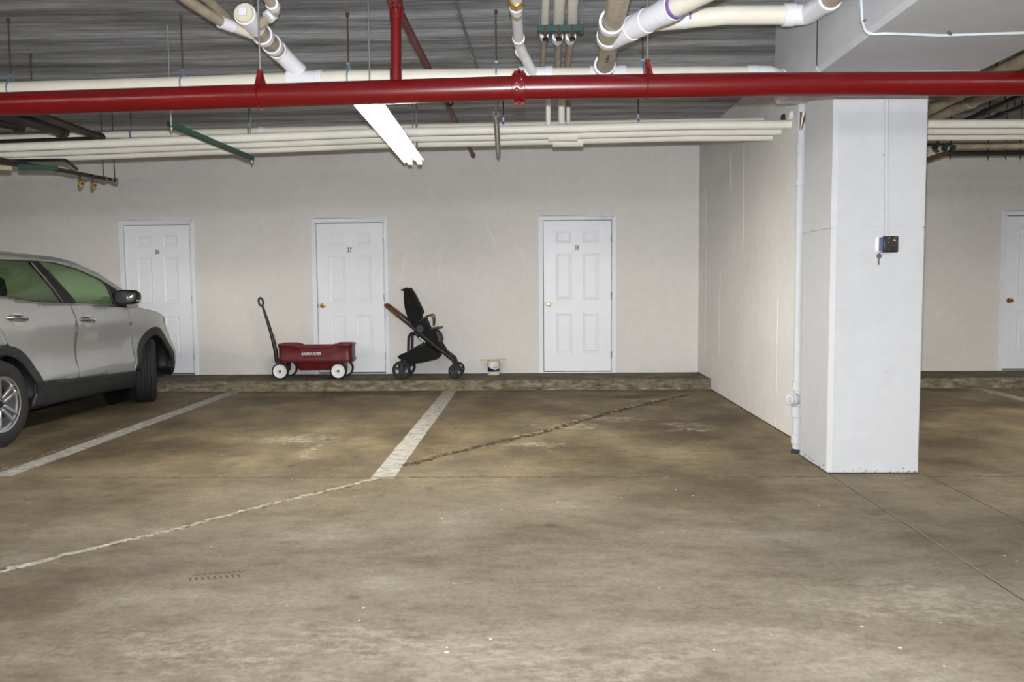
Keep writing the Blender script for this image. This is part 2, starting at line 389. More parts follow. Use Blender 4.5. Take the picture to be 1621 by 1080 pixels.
def text_mesh(txt, size, extrude=.0008, shear=0, bold=.0):
    cu = bpy.data.curves.new('t', 'FONT'); cu.body = txt; cu.size = size; cu.extrude = extrude; cu.align_x = 'CENTER'; cu.align_y = 'CENTER'
    cu.shear = shear; cu.offset = bold; cu.resolution_u = 2
    ob = bpy.data.objects.new('t', cu); COL.objects.link(ob)
    bpy.context.view_layer.update()
    me = bpy.data.meshes.new_from_object(ob.evaluated_get(bpy.context.evaluated_depsgraph_get()))
    bpy.data.objects.remove(ob); me.materials.clear(); return me
def text(name, txt, size, loc, mt, parent, rot=(PI/2, 0, 0), **k):
    sx = k.pop('sx', 1)
    me = text_mesh(txt, size, **k); off = Vector(parent['_o']) if '_o' in parent else Vector()
    me.transform(Matrix.Translation(Vector(loc)-off) @ Matrix.Rotation(rot[2], 4, 'Z') @ Matrix.Rotation(rot[0], 4, 'X') @ Matrix.Diagonal((sx, 1, 1, 1)))
    return link(name, me, mt, parent, smooth=False)

# ------------------------------------------------------------------ the setting
CH, CW, ZC = .127, .82, 3.28          # curb height, curb width, ceiling height
XW0, XW1 = 2.20, 2.48                 # dividing wall
XL, XR, YB = -13.0, 11.5, -19.0
DOORS = [-5.60, -2.958, .1205, 6.245]; DW, DH, DZ0 = .914, 2.032, CH+.022
fl_o = tag(MB().box((XL, YB, -.15), (XR, .25, 0)).build('floor', 'floor', smooth=False), 'stained tan concrete garage floor with white parking lines', 'floor', kind='structure')
ce_o = tag(MB().box((XL, YB, ZC), (XR, .25, ZC+.2)).build('ceiling', 'ceiling', smooth=False), 'grey board-marked concrete ceiling slab above the pipes', 'ceiling', kind='structure')
w = MB(); edges = [XL]
for d in DOORS: edges += [d-.02, d+DW+.02]
edges.append(XR)
for i in range(0, len(edges), 2): w.box((edges[i], 0, 0), (edges[i+1], .25, ZC))
for d in DOORS:
    w.box((d-.02, 0, DZ0+DH+.02), (d+DW+.02, .25, ZC)); w.box((d-.02, 0, 0), (d+DW+.02, .25, CH))
wb = tag(w.build('wall_back', 'wall', smooth=False), 'off-white painted back wall with numbered white doors', 'wall', kind='structure')
tag(MB().box((XL-.2, YB, 0), (XL, .25, ZC)).build('wall_left', 'wall_far', smooth=False), 'plain painted wall at the far left end of the garage', 'wall', kind='structure')
tag(MB().box((XR, YB, 0), (XR+.2, .25, ZC)).build('wall_right', 'wall_far', smooth=False), 'plain painted wall at the far right end of the garage', 'wall', kind='structure')
tag(MB().box((XL, YB-.2, 0), (XR, YB, ZC)).build('wall_front', 'wall_far', smooth=False), 'plain painted wall behind the viewer across the aisle', 'wall', kind='structure')
# dividing wall
dv = tag(MB().box((XW0, -4.75, 0), (XW1, 0, ZC)).build('wall_divider', 'wall2', smooth=False), 'white painted concrete dividing wall running from the back wall to the column', 'wall', kind='structure')
for px, y0, y1 in ((1178, 230, 395), (1157, 236, 300), (1231, 470, 690), (1118, 300, 560), (1205, 180, 230), (1140, 430, 560)):
    a, b = at(px, y0, X=XW0), at(px-2, y1, X=XW0)
    MB().box((XW0-.003, a.y-.006, max(b.z, .01)), (XW0+.001, a.y+.006, a.z)).build('form_seam', 'wall2', dv, smooth=False)
q = MB()
for k in range(14):
    y = -.2-k*.3; q.box((XW0-.0025, y-.3, 1.70+random.uniform(-.006, .006)), (XW0+.001, y, 1.715+random.uniform(-.004, .004)))
q.build('pour_joint', 'wall2', dv, smooth=False)
MB().box((XW0-.006, -4.70, .0003), (XW0+.001, -CW, .008)).build('base_gap', 'gap', dv, smooth=False)
MB().box((XW0-.006, -CW, CH), (XW0+.001, 0, CH+.006)).build('base_gap', 'gap', dv, smooth=False)
# curbs
def curb(name, x0, x1, label):
    c = thing(name, label, 'curb', (x0, -CW, 0), kind='structure')
    MB().box((x0, -CW+.012, 0), (x1, 0, CH)).build('top_slab', 'curb', c, smooth=False)
    f = MB(); n = int((x1-x0)/.05); rows = []
    for zz, dy in ((0.0, .0), (.03, .004), (.09, 0), (.115, .001), (CH, .012)):
        rows.append([(x0+(x1-x0)*i/n, -CW+dy+random.uniform(-.004, .004), zz+(.0006 if zz == CH else 0)) for i in range(n+1)])
    rows.append([(x0+(x1-x0)*i/n, -CW+.06, CH+.0006) for i in range(n+1)])
    f.grid(rows); f.build('curb_face', 'curb_face', c)
    return c
cb = curb('curb', XL, XW0, 'raised concrete walkway curb along the back wall under the doors')
curb('curb', XW1, XR, 'raised concrete walkway curb beyond the white column')
a, b = at(617, 592, Z=CH), at(603, 605, Z=CH)
MB().bar((a.x, -.005, CH+.0012), (b.x-.02, -CW+.03, CH+.0012), .01, .0012).build('control_joint', 'joint_dark', cb, smooth=False)
# column (chamfered left front edge)
PL, PR, PF, PB = 2.043, 2.67, -5.29, -4.693; BZ = 2.675
pil = thing('column', 'square white painted concrete column carrying a black card reader', 'column', (PL, PF, 0), kind='structure')
ch = .028
poly = [(PL+ch, PF), (PR-.008, PF), (PR, PF+.008), (PR, PB), (PL, PB), (PL, PF+ch)]
def vprism(poly, z0, z1):
    n = len(poly); q = MB()
    q.add([(x, y, z0) for x, y in poly]+[(x, y, z1) for x, y in poly],
          [tuple(range(n))[::-1], tuple(range(n, 2*n))]+[(i, (i+1) % n, n+(i+1) % n, n+i) for i in range(n)]); return q
vprism(poly, 0, 1.697).build('lower_pour', 'pillar', pil, smooth=False)
vprism([(x+(.007 if x < 2.3 else -.007), y+(.007 if y < -5 else -.007)) for x, y in poly], 1.697, 1.711).build('pour_joint', 'pillar', pil, smooth=False)
vprism(poly, 1.711, BZ).build('upper_pour', 'pillar', pil, smooth=False)
# chipped dirty foot of the column
q = MB()
for k in range(40):
    if k % 2: x = random.uniform(PL+.05, PR-.02); h = abs(random.gauss(0, .018)); q.box((x, PF-.0012, .001+h), (x+random.uniform(.004, .02), PF, .003+h+random.uniform(.001, .005)))
    else: y = random.uniform(PF+.05, PB-.02); h = abs(random.gauss(0, .025)); q.box((PL-.0012, y, .001+h), (PL, y+random.uniform(.006, .03), .004+h+random.uniform(.001, .008)))
q.build('chipped_paint', 'pad_dk', pil, smooth=False)['kind'] = 'stuff'
MB().box((PL-.004, PF-.004, .0003), (PR+.002, PF+.001, .007)).box((PL-.004, PF, .0003), (PL+.001, PB, .007)).build('base_gap', 'gap', pil, smooth=False)
# beam over the column, running towards the viewer
bL, bR = 1.812, 2.865
be = thing('ceiling_beam', 'wide white painted drop beam running overhead above the column', 'beam', (bL, PB, BZ), kind='structure')
def xprism(poly, y0, y1):
    q = MB(); q.prism(poly, y0, y1); return q
cs = [(bL, ZC), (bL, BZ+.03), (bL+.02, BZ), (bR-.02, BZ), (bR, BZ+.03), (bR, ZC)]
cs2 = cs
xprism(cs, -5.585, PB).build('beam_end', 'pillar', be, smooth=False)
xprism([(x, z+(.02 if z < 3 else 0)) for x, z in cs], -5.605, -5.585).build('beam_joint', 'gap', be, smooth=False)
xprism(cs2, YB, -5.605).build('beam_run', 'pillar', be, smooth=False)

# floor markings, joints and cracks (parts of the floor)
def ragged(path, w, z, jit, mt, name, step=.06, prob=1.0, parent=fl_o, stuff=False):
    q = MB(); P = [Vector(p) for p in path]
    for a, b in zip(P, P[1:]):
        L = (b-a).length; n = max(1, int(L/step)); d = (b-a)/n; nr = Vector((-d.y, d.x, 0)).normalized()
        for i in range(n):
            if random.random() > prob: continue
            c0 = a+d*i; c1 = a+d*(i+1); o = random.uniform(-jit, jit)
            w0, w1 = w*random.uniform(.4, 1.2), w*random.uniform(.4, 1.2)
            hz = z*random.uniform(.5, 1.2)
            v = [c0+nr*(o-w0/2), c0+nr*(o+w0/2), c1+nr*(o+w1/2), c1+nr*(o-w1/2)]
            q.add([Vector((p.x, p.y, 0.0002)) for p in v]+[Vector((p.x*.999+c0.x*.001, p.y, hz)) for p in v],
                  [(4,5,6,7),(0,1,5,4),(1,2,6,5),(2,3,7,6),(3,0,4,7)])
    o = q.build(name, mt, parent, smooth=False)
    if stuff: o['kind'] = 'stuff'
    return o
def stripe(x0, x1, y0, y1):
    q = MB(); n = 40; rows = []
    for i in range(n+1):
        y = y0+(y1-y0)*i/n; rows.append([(x0+random.uniform(-.004, .004), y, .0015), (x1+random.uniform(-.004, .004), y, .0015)])
    q.grid(rows); return q.build('parking_line', 'stripe', fl_o, smooth=False)
for xc, y0 in ((-1.071, -5.42), (-3.827, -5.34), (-6.59, -5.36), (5.47, -5.36), (8.2, -5.36)): stripe(xc-.082, xc+.082, y0, -CW-.01)
ragged([(-3.97, -5.2, 0), (-3.96, -1.2, 0)], .03, .003, .012, 'joint', 'line_edge_crumble', prob=.8)
for x0, x1, mt_ in ((XL, -1.6, 'joint'), (-1.6, 2.0, 'joint'), (2.7, XR, 'joint')):
    ragged([(x0, -5.385, 0), (x1, -5.385, 0)], .022, .0025, .008, mt_, 'floor_joint', prob=.9)
    MB().box((x0, -5.392, .0002), (x1, -5.382, .0006)).build('floor_joint', 'joint_dark', fl_o, smooth=False)
cw = [(-4.6, -9.2), (-2.55, -7.24), (-2.32, -6.94), (-1.975, -6.54), (-1.66, -6.09), (-1.23, -5.58), (-1.10, -5.40)]
cd = [(-.98, -5.03), (-.72, -4.66), (-.46, -4.32), (-.19, -3.98), (.07, -3.71), (.42, -3.12), (.73, -2.66), (1.28, -1.95), (1.83, -1.28)]
ragged([(x, y, 0) for x, y in cw], .042, .004, .010, 'crack_white', 'floor_crack', .035)
ragged([(x, y, 0) for x, y in cw], .055, .0015, .02, 'joint', 'floor_crack', .03, .8)
ragged([(x, y, 0) for x, y in cd], .07, .003, .025, 'crack_dark', 'floor_crack', .03)
ragged([(x, y, 0) for x, y in cd], .03, .0042, .035, 'joint', 'floor_crack', .03, .6)
ragged([(x, y+.035, 0) for x, y in cd[3:]], .035, .0035, .03, 'efflo', 'floor_crack', .035, .6)
MB().box((2.040, YB, .0002), (2.047, -5.33, .0008)).build('saw_cut', 'joint_dark', fl_o, smooth=False)
ragged([(2.051, YB, 0), (2.051, -5.5, 0)], .010, .0012, .003, 'pad_dk', 'saw_cut', .08)
MB().box((2.69, YB, .0002), (2.698, -5.33, .0007)).build('saw_cut', 'joint_dark', fl_o, smooth=False)
# tyre tread print and specks
q = MB(); c = at(342, 914, Z=0)
for k in range(9):
    for s_ in (-1, 1):
        x = c.x-.12+k*.026; q.bar((x, c.y+s_*.010+k*.006, .0006), (x+.022, c.y+s_*.045+k*.006, .0006), .011, .0003)
q.build('tread_print', 'oil', fl_o, smooth=False)
q = MB()
for k in range(150):
    x = random.uniform(-3.2, 3.6); y = random.uniform(-9.1, -1.2) if k % 3 else random.uniform(-9.1, -7.8); r = random.uniform(.002, .008)
    q.add([(x+r*random.uniform(.6, 1.3)*math.cos(a), y+r*math.sin(a), .0012) for a in [2*PI*j/7 for j in range(7)]]+[(x, y, .002)], [(j, (j+1) % 7, 7) for j in range(7)])
q.build('paint_specks', 'speck', fl_o, smooth=False)['kind'] = 'stuff'

# scuffs on the back wall
q = MB()
def wall_scuff(pts, w=.006):
    w *= 1.8
    P = fillet([at(x, y, Y=-.0015) for x, y in pts], .2)
    for a, b in zip(P, P[1:]): q.bar(a, b, .0012, w*random.uniform(.5, 1.2), (0, 0, 1) if abs((b-a).z) < abs((b-a).x) else (1, 0, 0)) if False else q.add(
        [a+Vector((-w/2, 0, 0)), a+Vector((w/2, 0, 0)), b+Vector((w/2, 0, 0)), b+Vector((-w/2, 0, 0))], [(0, 1, 2, 3)])
wall_scuff([(667, 360), (664, 376), (652, 388), (645, 402), (640, 416)]); wall_scuff([(661, 368), (640, 380), (628, 392), (612, 408), (592, 440)])
wall_scuff([(768, 355), (778, 372), (784, 388)], .009); wall_scuff([(810, 384), (822, 396), (829, 408), (833, 424)], .007)
wall_scuff([(700, 396), (694, 430), (700, 462)], .005); wall_scuff([(640, 404), (636, 440), (622, 458)], .005); wall_scuff([(752, 434), (760, 452), (772, 470)], .004)
q.build('paint_scuffs', 'white', wb, smooth=False)['kind'] = 'stuff'

# ------------------------------------------------------------------ doors
def door(idx, x, num):
    side = {0: 'white six-panel door numbered 36 behind the silver car', 1: 'white six-panel door numbered 37 between wagon and stroller',
            2: 'white six-panel door numbered 38 nearest the dividing wall', 3: 'white six-panel door beyond the column at the right edge'}[idx]
    d = thing('door_%d' % (idx+1), side, 'door', (x+DW/2, 0, CH), kind='structure')
    c = .064
    fr = MB()
    fr.box((x-c, -.016, CH), (x-.006, 0, DZ0+DH+c)); fr.box((x+DW+.006, -.016, CH), (x+DW+c, 0, DZ0+DH+c)); fr.box((x-.006, -.016, DZ0+DH+.006), (x+DW+.006, 0, DZ0+DH+c))
    for dx in (.014, .04):   # moulded steps of the casing
        fr.box((x-c+dx, -.016-.005, CH), (x-c+dx+.012, -.015, DZ0+DH+c-dx)); fr.box((x+DW+c-dx-.012, -.021, CH), (x+DW+c-dx, -.015, DZ0+DH+c-dx)); fr.box((x-c+dx, -.021, DZ0+DH+c-dx-.012), (x+DW+c-dx, -.015, DZ0+DH+c-dx))
    fr.build('casing', 'frame', d, bevel=.003, smooth=False)
    MB().box((x-.02, .0, CH), (x-.004, .16, DZ0+DH+.02)).box((x+DW+.004, 0, CH), (x+DW+.02, .16, DZ0+DH+.02)).box((x-.004, 0, DZ0+DH+.005), (x+DW+.004, .16, DZ0+DH+.02)).build('jamb', 'frame', d, smooth=False)
    MB().box((x-.004, .062, CH), (x+DW+.004, .1, DZ0+DH+.005)).build('door_stop', 'gap', d, smooth=False)  # dark sheet behind the slab, coloured in as the shadow line round it
    MB().box((x-.004, -.012, CH), (x+DW+.004, .06, CH+.016)).build('threshold', 'alu', d, smooth=False)
    slab = host(MB().box((x+.004, .012, DZ0+.004), (x+DW-.004, .056, DZ0+DH-.004)).build('slab', 'door', d, smooth=False))
    xs = ((.165, .385), (.525, .745)); zs = ((1.73, 1.895), (.965, 1.60), (.235, .79))
    for z0, z1 in zs:
        for a, b in xs:
            q = MB(); X0, X1, Z0, Z1 = x+a, x+b, DZ0+z0, DZ0+z1; rows = []
            for ins, dep in ((0, 0), (.004, -.009), (.012, -.009), (.034, -.0005), (.038, -.0005), (.043, -.009), (.050, -.0095)):
                rows.append([(X0+ins, .0119+dep, Z0+ins), (X1-ins, .0119+dep, Z0+ins), (X1-ins, .0119+dep, Z1-ins), (X0+ins, .0119+dep, Z1-ins)])
            q.grid(rows, True); o = len(q.v)-4; q.f.append((o, o+1, o+2, o+3)); q.build('panel', 'door', slab, smooth=False)
    for hz in (.22, 1.02, 1.78): MB().cyl((x+DW+.001, .004, DZ0+hz-.048), (x+DW+.001, .004, DZ0+hz+.048), .0075, seg=8).box((x+DW-.004, .006, DZ0+hz-.048), (x+DW+.012, .0125, DZ0+hz+.048)).build('hinge', 'hinge', d, smooth=False)
    kx, kz = x+.068, DZ0+.915
    kn = MB(); kn.lathe([(0, -.062), (.018, -.061), (.026, -.052), (.028, -.042), (.024, -.032), (.012, -.024), (.011, -.006), (.031, -.003), (.033, .012), (0, .012)], (kx, .0, kz), 'y', 20)
    kn.build('knob', 'brass', slab)
    MB().box((x-.004, .005, kz-.03), (x+.006, .0125, kz+.03)).build('strike_plate', 'hinge', d, smooth=False)
    if num: text('number', num, .085, (x+DW*.5-.005, .0108, DZ0+1.665), 'ink', slab, bold=.0006, sx=.74)
for i, (x, n) in enumerate(zip(DOORS, ('36', '37', '38', None))): door(i, x, n)

# ------------------------------------------------------------------ overhead piping
def hub(q, p, d, r, L): d = Vector(d).normalized(); p = Vector(p); q.cyl(p-d*L/2, p+d*L/2, r, seg=18); return q
def rod(p, z0, mt, parent, r=.005, z1=ZC):
    o = MB().cyl((p[0], p[1], z0), (p[0], p[1], z1), r, seg=8)
    o.cyl((p[0], p[1], z1-.03), (p[0], p[1], z1), r*2.2, seg=8); return o.build('hanger_rod', mt, parent)
# red sprinkler main
RY, RR = -6.05, .069
rp = [at(-700, 191, Y=RY), at(0, 165, Y=RY), at(413, 152, Y=RY), at(822, 139, Y=RY), at(1220, 134, Y=RY), at(1621, 132, Y=RY), at(2300, 132, Y=RY)]
rm = thing('sprinkler_main', 'thick red sprinkler pipe crossing the whole ceiling in front of the column', 'pipe', rp[3])
MB().tube(rp[:4], RR, 24).build('pipe', 'red', rm); MB().tube(rp[3:], RR, 24).build('pipe', 'red', rm)
c = rp[3]; q = MB(); q.ring(c-Vector((.034, 0, 0)), c+Vector((.034, 0, 0)), RR+.020, RR-.002, 24)
q.ring(c-Vector((.042, 0, 0)), c-Vector((.026, 0, 0)), RR+.012, RR-.002, 24).ring(c+Vector((.026, 0, 0)), c+Vector((.042, 0, 0)), RR+.012, RR-.002, 24)
cp_ = q.build('coupling', 'red', rm, bevel=.003)
for s_ in (-1, 1):
    MB().box((c.x-.03, c.y-.012, c.z+s_*(RR+.018)-.018), (c.x+.03, c.y+.012, c.z+s_*(RR+.018)+.012)).cyl((c.x, c.y-.05, c.z+s_*(RR+.022)), (c.x, c.y+.05, c.z+s_*(RR+.022)), .009, seg=8).build('coupling_bolt', 'red', rm, bevel=.003)
for k in range(4): MB().lathe([(0, -.012), (.010, -.010), (.013, 0)], (c.x+(-.014 if k % 2 else .014), c.y-RR-.016, c.z+.03-.02*k), 'y', 10).build('coupling_lug', 'red', rm)
def clevis(x, z, mt='red'):
    q = MB()
    q.tube([(x-.008, RY+ (RR+.008)*math.cos(a), z+(RR+.008)*math.sin(a)) for a in [PI*1.5+PI*k/10 for k in range(-10, 11)]], .005, 6)
    q.bar((x-.008, RY-.065, z+.03), (x-.002, RY-.010, z+.145), .02, .010, (0, 1, 0)); q.bar((x-.008, RY+.065, z+.03), (x-.002, RY+.010, z+.145), .02, .010, (0, 1, 0))
    q.bar((x-.012, RY-.03, z+.02), (x+.004, RY-.03, z+.145), .018, .012, (0, 1, 0)); q.bar((x+.035, RY, z+.03), (x+.004, RY, z+.145), .016, .010, (0, 1, 0))
    q.box((x-.014, RY-.02, z+.13), (x+.014, RY+.02, z+.15)); return q.build('clevis_hanger', mt, rm)
for px, py in ((413, 152), (1025, 136.5), (-420, 180)):
    p = at(px, py, Y=RY); clevis(p.x, p.z); rod((p.x, RY), p.z+.14, 'steel', rm, .006)
T = at(627, 8, Y=RY); j = at(627, 145, Y=RY)
MB().cyl((j.x, RY, j.z), (T.x, RY, T.z), .031, seg=18).build('riser', 'red', rm)
MB().cyl((j.x, RY, j.z+.05), (j.x, RY, j.z+.13), .035, seg=18).build('riser_outlet', 'red', rm)
q = MB(); q.cyl((T.x, RY, T.z-.09), (T.x, RY, T.z+.045), .039, seg=18); q.cyl((T.x, RY-.09, T.z), (T.x, RY+.09, T.z), .036, seg=18); q.build('tee', 'red', rm, bevel=.004)
br = [(T.x+.01, -9.6, T.z-.01), (T.x, RY, T.z), (T.x+.025, -.42, T.z+.005)]
MB().tube(br, .024, 14).build('branch_pipe', 'red_dk', rm)
MB().cyl((T.x+.0, RY-.16, T.z), (T.x, RY-.12, T.z), .031, seg=14).build('branch_collar', 'red', rm)
e = Vector(br[2]); MB().cyl(e+Vector((0, -.05, 0)), e+Vector((0, .03, 0)), .032, seg=14).build('end_cap', 'red_dk', rm)
p = at(712, 162, Z=T.z); MB().ring((p.x, p.y-.012, p.z), (p.x, p.y+.012, p.z), .036, .022, 14).build('branch_clamp', 'rust', rm); rod((p.x, p.y), p.z+.03, 'rust', rm)
# white drain main
MY = -5.06; MR = .057
mp = [at(-500, 158, Y=MY), at(0, 143, Y=MY), at(300, 134, Y=MY), at(552, 124, Y=MY), at(800, 121, Y=MY), at(1100, 118, Y=MY), at(1192, 118.5, Y=MY)]
dm = thing('drain_main', 'long ivory drain pipe running just behind and above the red pipe', 'pipe', mp[3])
MB().tube(mp, MR, 22).build('pipe', 'pvc_ivory', dm)
e = mp[-1]; el = fillet([e, e+Vector((.11, 0, 0)), e+Vector((.11+.16, .17, -.005))], .1)
MB().tube(el, MR+.006, 20).build('elbow', 'pvc', dm)
hub(MB(), e+Vector((-.01, 0, 0)), (1, 0, 0), MR+.010, .075).build('elbow_hub', 'pvc', dm, bevel=.003)
d_ = (el[-1]-el[-2]).normalized(); hub(MB(), el[-1]-d_*.06, d_, MR+.012, .05).build('elbow_hub', 'pvc', dm, bevel=.003)
def run_z(path, x):
    for a, b in zip(path, path[1:]):
        if a.x <= x <= b.x: return a.z+(b.z-a.z)*(x-a.x)/(b.x-a.x)
    return path[-1].z
for x in (-3.78, -2.52, -1.32, -.262, .775):
    z = run_z(mp, x); q = MB()
    q.tube([(x, MY+(MR+.005)*math.cos(a), z+(MR+.005)*math.sin(a)*1.0) for a in [2*PI*k/18+PI/2 for k in range(19)]], .006, 6)
    q.bar((x, MY-.035, z+.05), (x, MY-.004, z+.105), .018, .004, (0, 1, 0)); q.bar((x, MY+.035, z+.05), (x, MY+.004, z+.105), .018, .004, (0, 1, 0)); q.box((x-.011, MY-.012, z+.095), (x+.011, MY+.012, z+.108))
    q.build('strap_hanger', 'strap', dm); rod((x, MY), z+.10, 'rust', dm, .0055)
for px, L in ((483, .24), (848, .22), (962, .24)):
    x = at(px, 120, Y=MY).x; z = run_z(mp, x)
    hub(MB(), (x, MY, z), (1, 0, 0), MR+.007, L).build('wye_body', 'pvc', dm)
    for s_ in (-1, 1): hub(MB(), (x+s_*L/2*.86, MY, z), (1, 0, 0), MR+.012, .05).build('wye_hub', 'pvc', dm, bevel=.003)

# left drain branch with cleanout
W0 = at(474, 118, Y=MY); z0 = W0.z
lb = thing('drain_branch', 'cluster of white and tan drain pipes with a capped cleanout at upper left', 'pipe', (W0.x, MY, z0))
ZB = 2.99
p0 = Vector((W0.x-.0, MY, z0+.02)); p1 = at(440, 80, Z=ZB-.01); p2 = at(412, 52, Z=ZB); p3 = at(387, 22, Z=ZB+.03)
MB().tube([p0, p1], MR+.004, 20).build('wye_arm', 'pvc', lb)
dd = (p2-p1).normalized(); hub(MB(), p1-dd*.02, dd, MR+.010, .10).build('coupling', 'pvc', lb, bevel=.003)
MB().tube([p1, p2, p3+(p2-p3)*.25], MR, 20).build('pipe', 'tan', lb)
for t_ in (.32, .85): hub(MB(), p1.lerp(p2, t_), dd, MR+.012, .05).build('hub_ring', 'pvc', lb, bevel=.003)
d3 = (p3-p2).normalized()
MB().cyl(p3-d3*.20, p3, MR+.004, seg=22).build('wye_body', 'pvc', lb); hub(MB(), p3-d3*.03, d3, MR+.012, .06).build('cleanout_hub', 'pvc', lb, bevel=.003)
ad = MB(); ad.cyl(p3, p3+d3*.02, MR+.004, MR-.002, seg=22)
cap = ad.build('cleanout_cap', 'cream', lb)
MB().bar(p3+d3*.018, p3+d3*.04, .05, .05).build('cap_lug', 'pvc', lb, bevel=.004)
# side pipe A (leftmost, tan then white), B (above it), C (short, right)
A = [at(420, 62, Z=ZB-.02), at(352, 36, Z=ZB-.01), at(296, 0, Z=ZB), at(296, 0, Z=ZB)+Vector((-.06, -1.9, .04))]
MB().tube(A, .031, 14).build('side_pipe', 'tan', lb)
da = (A[0]-A[1]).normalized(); hub(MB(), A[1]+da*.03, da, .038, .10).build('side_hub', 'pvc', lb, bevel=.002)
MB().tube([A[1]+da*.05, A[0]], .032, 14).build('side_pipe', 'pvc_ivory', lb); hub(MB(), A[0]-da*.05, da, .037, .05).build('side_hub', 'pvc', lb, bevel=.002)
ZB2 = ZB+.10
B_ = [at(402, 56, Z=ZB), at(372, 40, Z=ZB2-.02), at(330, 0, Z=ZB2), at(330, 0, Z=ZB2)+Vector((-.06, -1.9, .04))]
MB().tube(B_, .031, 14).build('side_pipe', 'tan', lb); db = (B_[0]-B_[1]).normalized()
hub(MB(), B_[1]+db*.03, db, .038, .09).build('side_hub', 'pvc', lb, bevel=.002)
ZB3 = ZB+.06
C_ = fillet([at(408, 42, Z=ZB), at(437, 17, Z=ZB3), at(418, -12, Z=ZB3+.02), at(418, -12, Z=ZB3+.02)+Vector((-.1, -1.8, .04))], .05)
MB().tube(C_, .031, 14).build('side_pipe', 'tan', lb)
for t_, t2 in ((at(433, 20, Z=ZB3), at(418, 33, Z=ZB)), (at(434, 12, Z=ZB3), at(428, 2, Z=ZB3+.01))):
    d_ = (t2-t_).normalized(); hub(MB(), t_+d_*.03, d_, .040, .05).build('side_hub', 'pvc', lb, bevel=.002)
rp_ = at(404, 12, Z=ZB+.06); rod((rp_.x, rp_.y), ZB+.08, 'rust', lb, .006)
# small white vent pipe joining the main
sz = 2.93
S = fillet([at(817, -60, Z=sz), at(818, 20, Z=sz), at(821, 68, Z=sz), at(828, 85, Z=sz-.03), Vector((.01, MY, run_z(mp, .01)))], .08)
sv = thing('vent_pipe', 'thin white pipe with brass fitting bending down into the drain pipe', 'pipe', S[-1])
MB().tube(S, .034, 16).build('pipe', 'pvc', sv)
for px, py, mt_, L in ((821, 62, 'pvc', .05), (825, 82, 'pvc', .05), (817, 12, 'pvc', .06)):
    hub(MB(), at(px, py, Z=sz), (0, 1, 0), .041, L).build('hub', mt_, sv, bevel=.002)
MB().cyl(at(818, 18, Z=sz), at(818, 24, Z=sz), .036, seg=14).build('band', 'tan', sv)
c = at(817, 3, Z=sz); MB().cyl(c+Vector((0, -.05, 0)), c+Vector((0, .03, 0)), .046, seg=8).build('brass_fitting', 'brass', sv, bevel=.003)
# big drain trunk with side arms
ZT = 2.83
t0 = Vector((at(957, 115, Y=MY).x, MY, run_z(mp, .5)+.02)); t1 = at(967, 50, Z=ZT); t2 = at(979, 0, Z=ZT); t3 = t2+(t2-t1).normalized()*1.6
bt = thing('soil_pipe', 'stained tan drain trunk with a white arm branching to the right', 'pipe', t0)
MB().tube([t0+Vector((0, -.0, 0)), t1, t2, t3], .060, 22).build('pipe', 'tan', bt)
dt = (t2-t1).normalized()
for px, py in ((957, 104), (963.5, 58), (968, 36)):
    p = at(px, py, Z=ZT); MB().ring(p-dt*.03, p+dt*.03, .074, .058, 24).build('hub_ring', 'pvc', bt, bevel=.003)
p = at(965, 47, Z=ZT); MB().cyl(p-dt*.09, p+dt*.09, .066, seg=22).build('wye_body', 'tan', bt)
q = MB()
for k in range(26):   # printed lettering worn to dashes along the pipe
    t_ = random.choice([.15, .2, .55, .6, .65, .9]); c = t0.lerp(t1, t_+random.uniform(-.03, .03)); q.box((c.x-.005+random.uniform(-.012, .012), c.y-.012, c.z-.0612), (c.x+.004, c.y+.006, c.z-.0585))
q.build('pipe_print', 'ink_pipe', bt, smooth=False)['kind'] = 'stuff'
a0 = at(970, 60, Z=ZT-.005); a1 = at(1062, 14, Z=ZT); a2 = a1+(a1-a0).normalized()*1.3; dv_ = (a1-a0).normalized()
MB().tube([a0, a1], .066, 22).build('wye_arm', 'pvc', bt)
for t_ in (.33, .55, .97): hub(MB(), a0.lerp(a1, t_), dv_, .071, .09 if t_ > .5 else .05).build('arm_hub', 'pvc', bt, bevel=.003)
MB().tube([a1, a2], .058, 22).build('arm_pipe', 'pvc_ivory', bt)
MB().ring(a1+dv_*.035, a1+dv_*.055, .067, .056, 24).build('primer_ring', 'purple', bt)
# cross pipe to the beam
CYp = -5.74
x0 = at(1000, 38, Y=CYp); x1 = at(1150, 24, Y=CYp); x2 = at(1250, 23.5, Y=CYp)
xp = thing('cross_drain_pipe', 'ivory drain pipe running right and turning up beside the white beam', 'pipe', x1)
MB().tube([Vector((.50, CYp+.02, ZT+.06)), x0, x1, x2], MR, 22).build('pipe', 'pvc_ivory', xp)
ee = at(1310, 12, X=1.70); eb = at(1345, -8, X=1.72)
bend = fillet([x2, x2+Vector((.11, 0, 0)), Vector((x2.x+.135, CYp-.30, x2.z-.012)), Vector((x2.x+.135, CYp-1.9, x2.z+.0))], .13)
MB().tube(bend[:9], MR+.006, 20).build('elbow', 'pvc', xp); MB().tube(bend[8:], MR, 20).build('pipe', 'tan', xp)
hub(MB(), x2+Vector((-.005, 0, 0)), (1, 0, 0), MR+.012, .07).build('elbow_hub', 'pvc', xp, bevel=.003)
b8 = bend[8]; MB().ring(b8+Vector((0, .03, 0)), b8+Vector((0, -.03, 0)), MR+.013, MR-.002, 22).build('elbow_hub', 'pvc', xp, bevel=.003)
p = at(1078, 28, Y=CYp); hub(MB(), p, (1, 0, 0), MR+.011, .08).build('coupling', 'pvc', xp, bevel=.003)
MB().ring(p+Vector((.04, 0, 0)), p+Vector((.052, 0, 0)), MR+.003, MR-.004, 20).build('primer_ring', 'purple', xp)

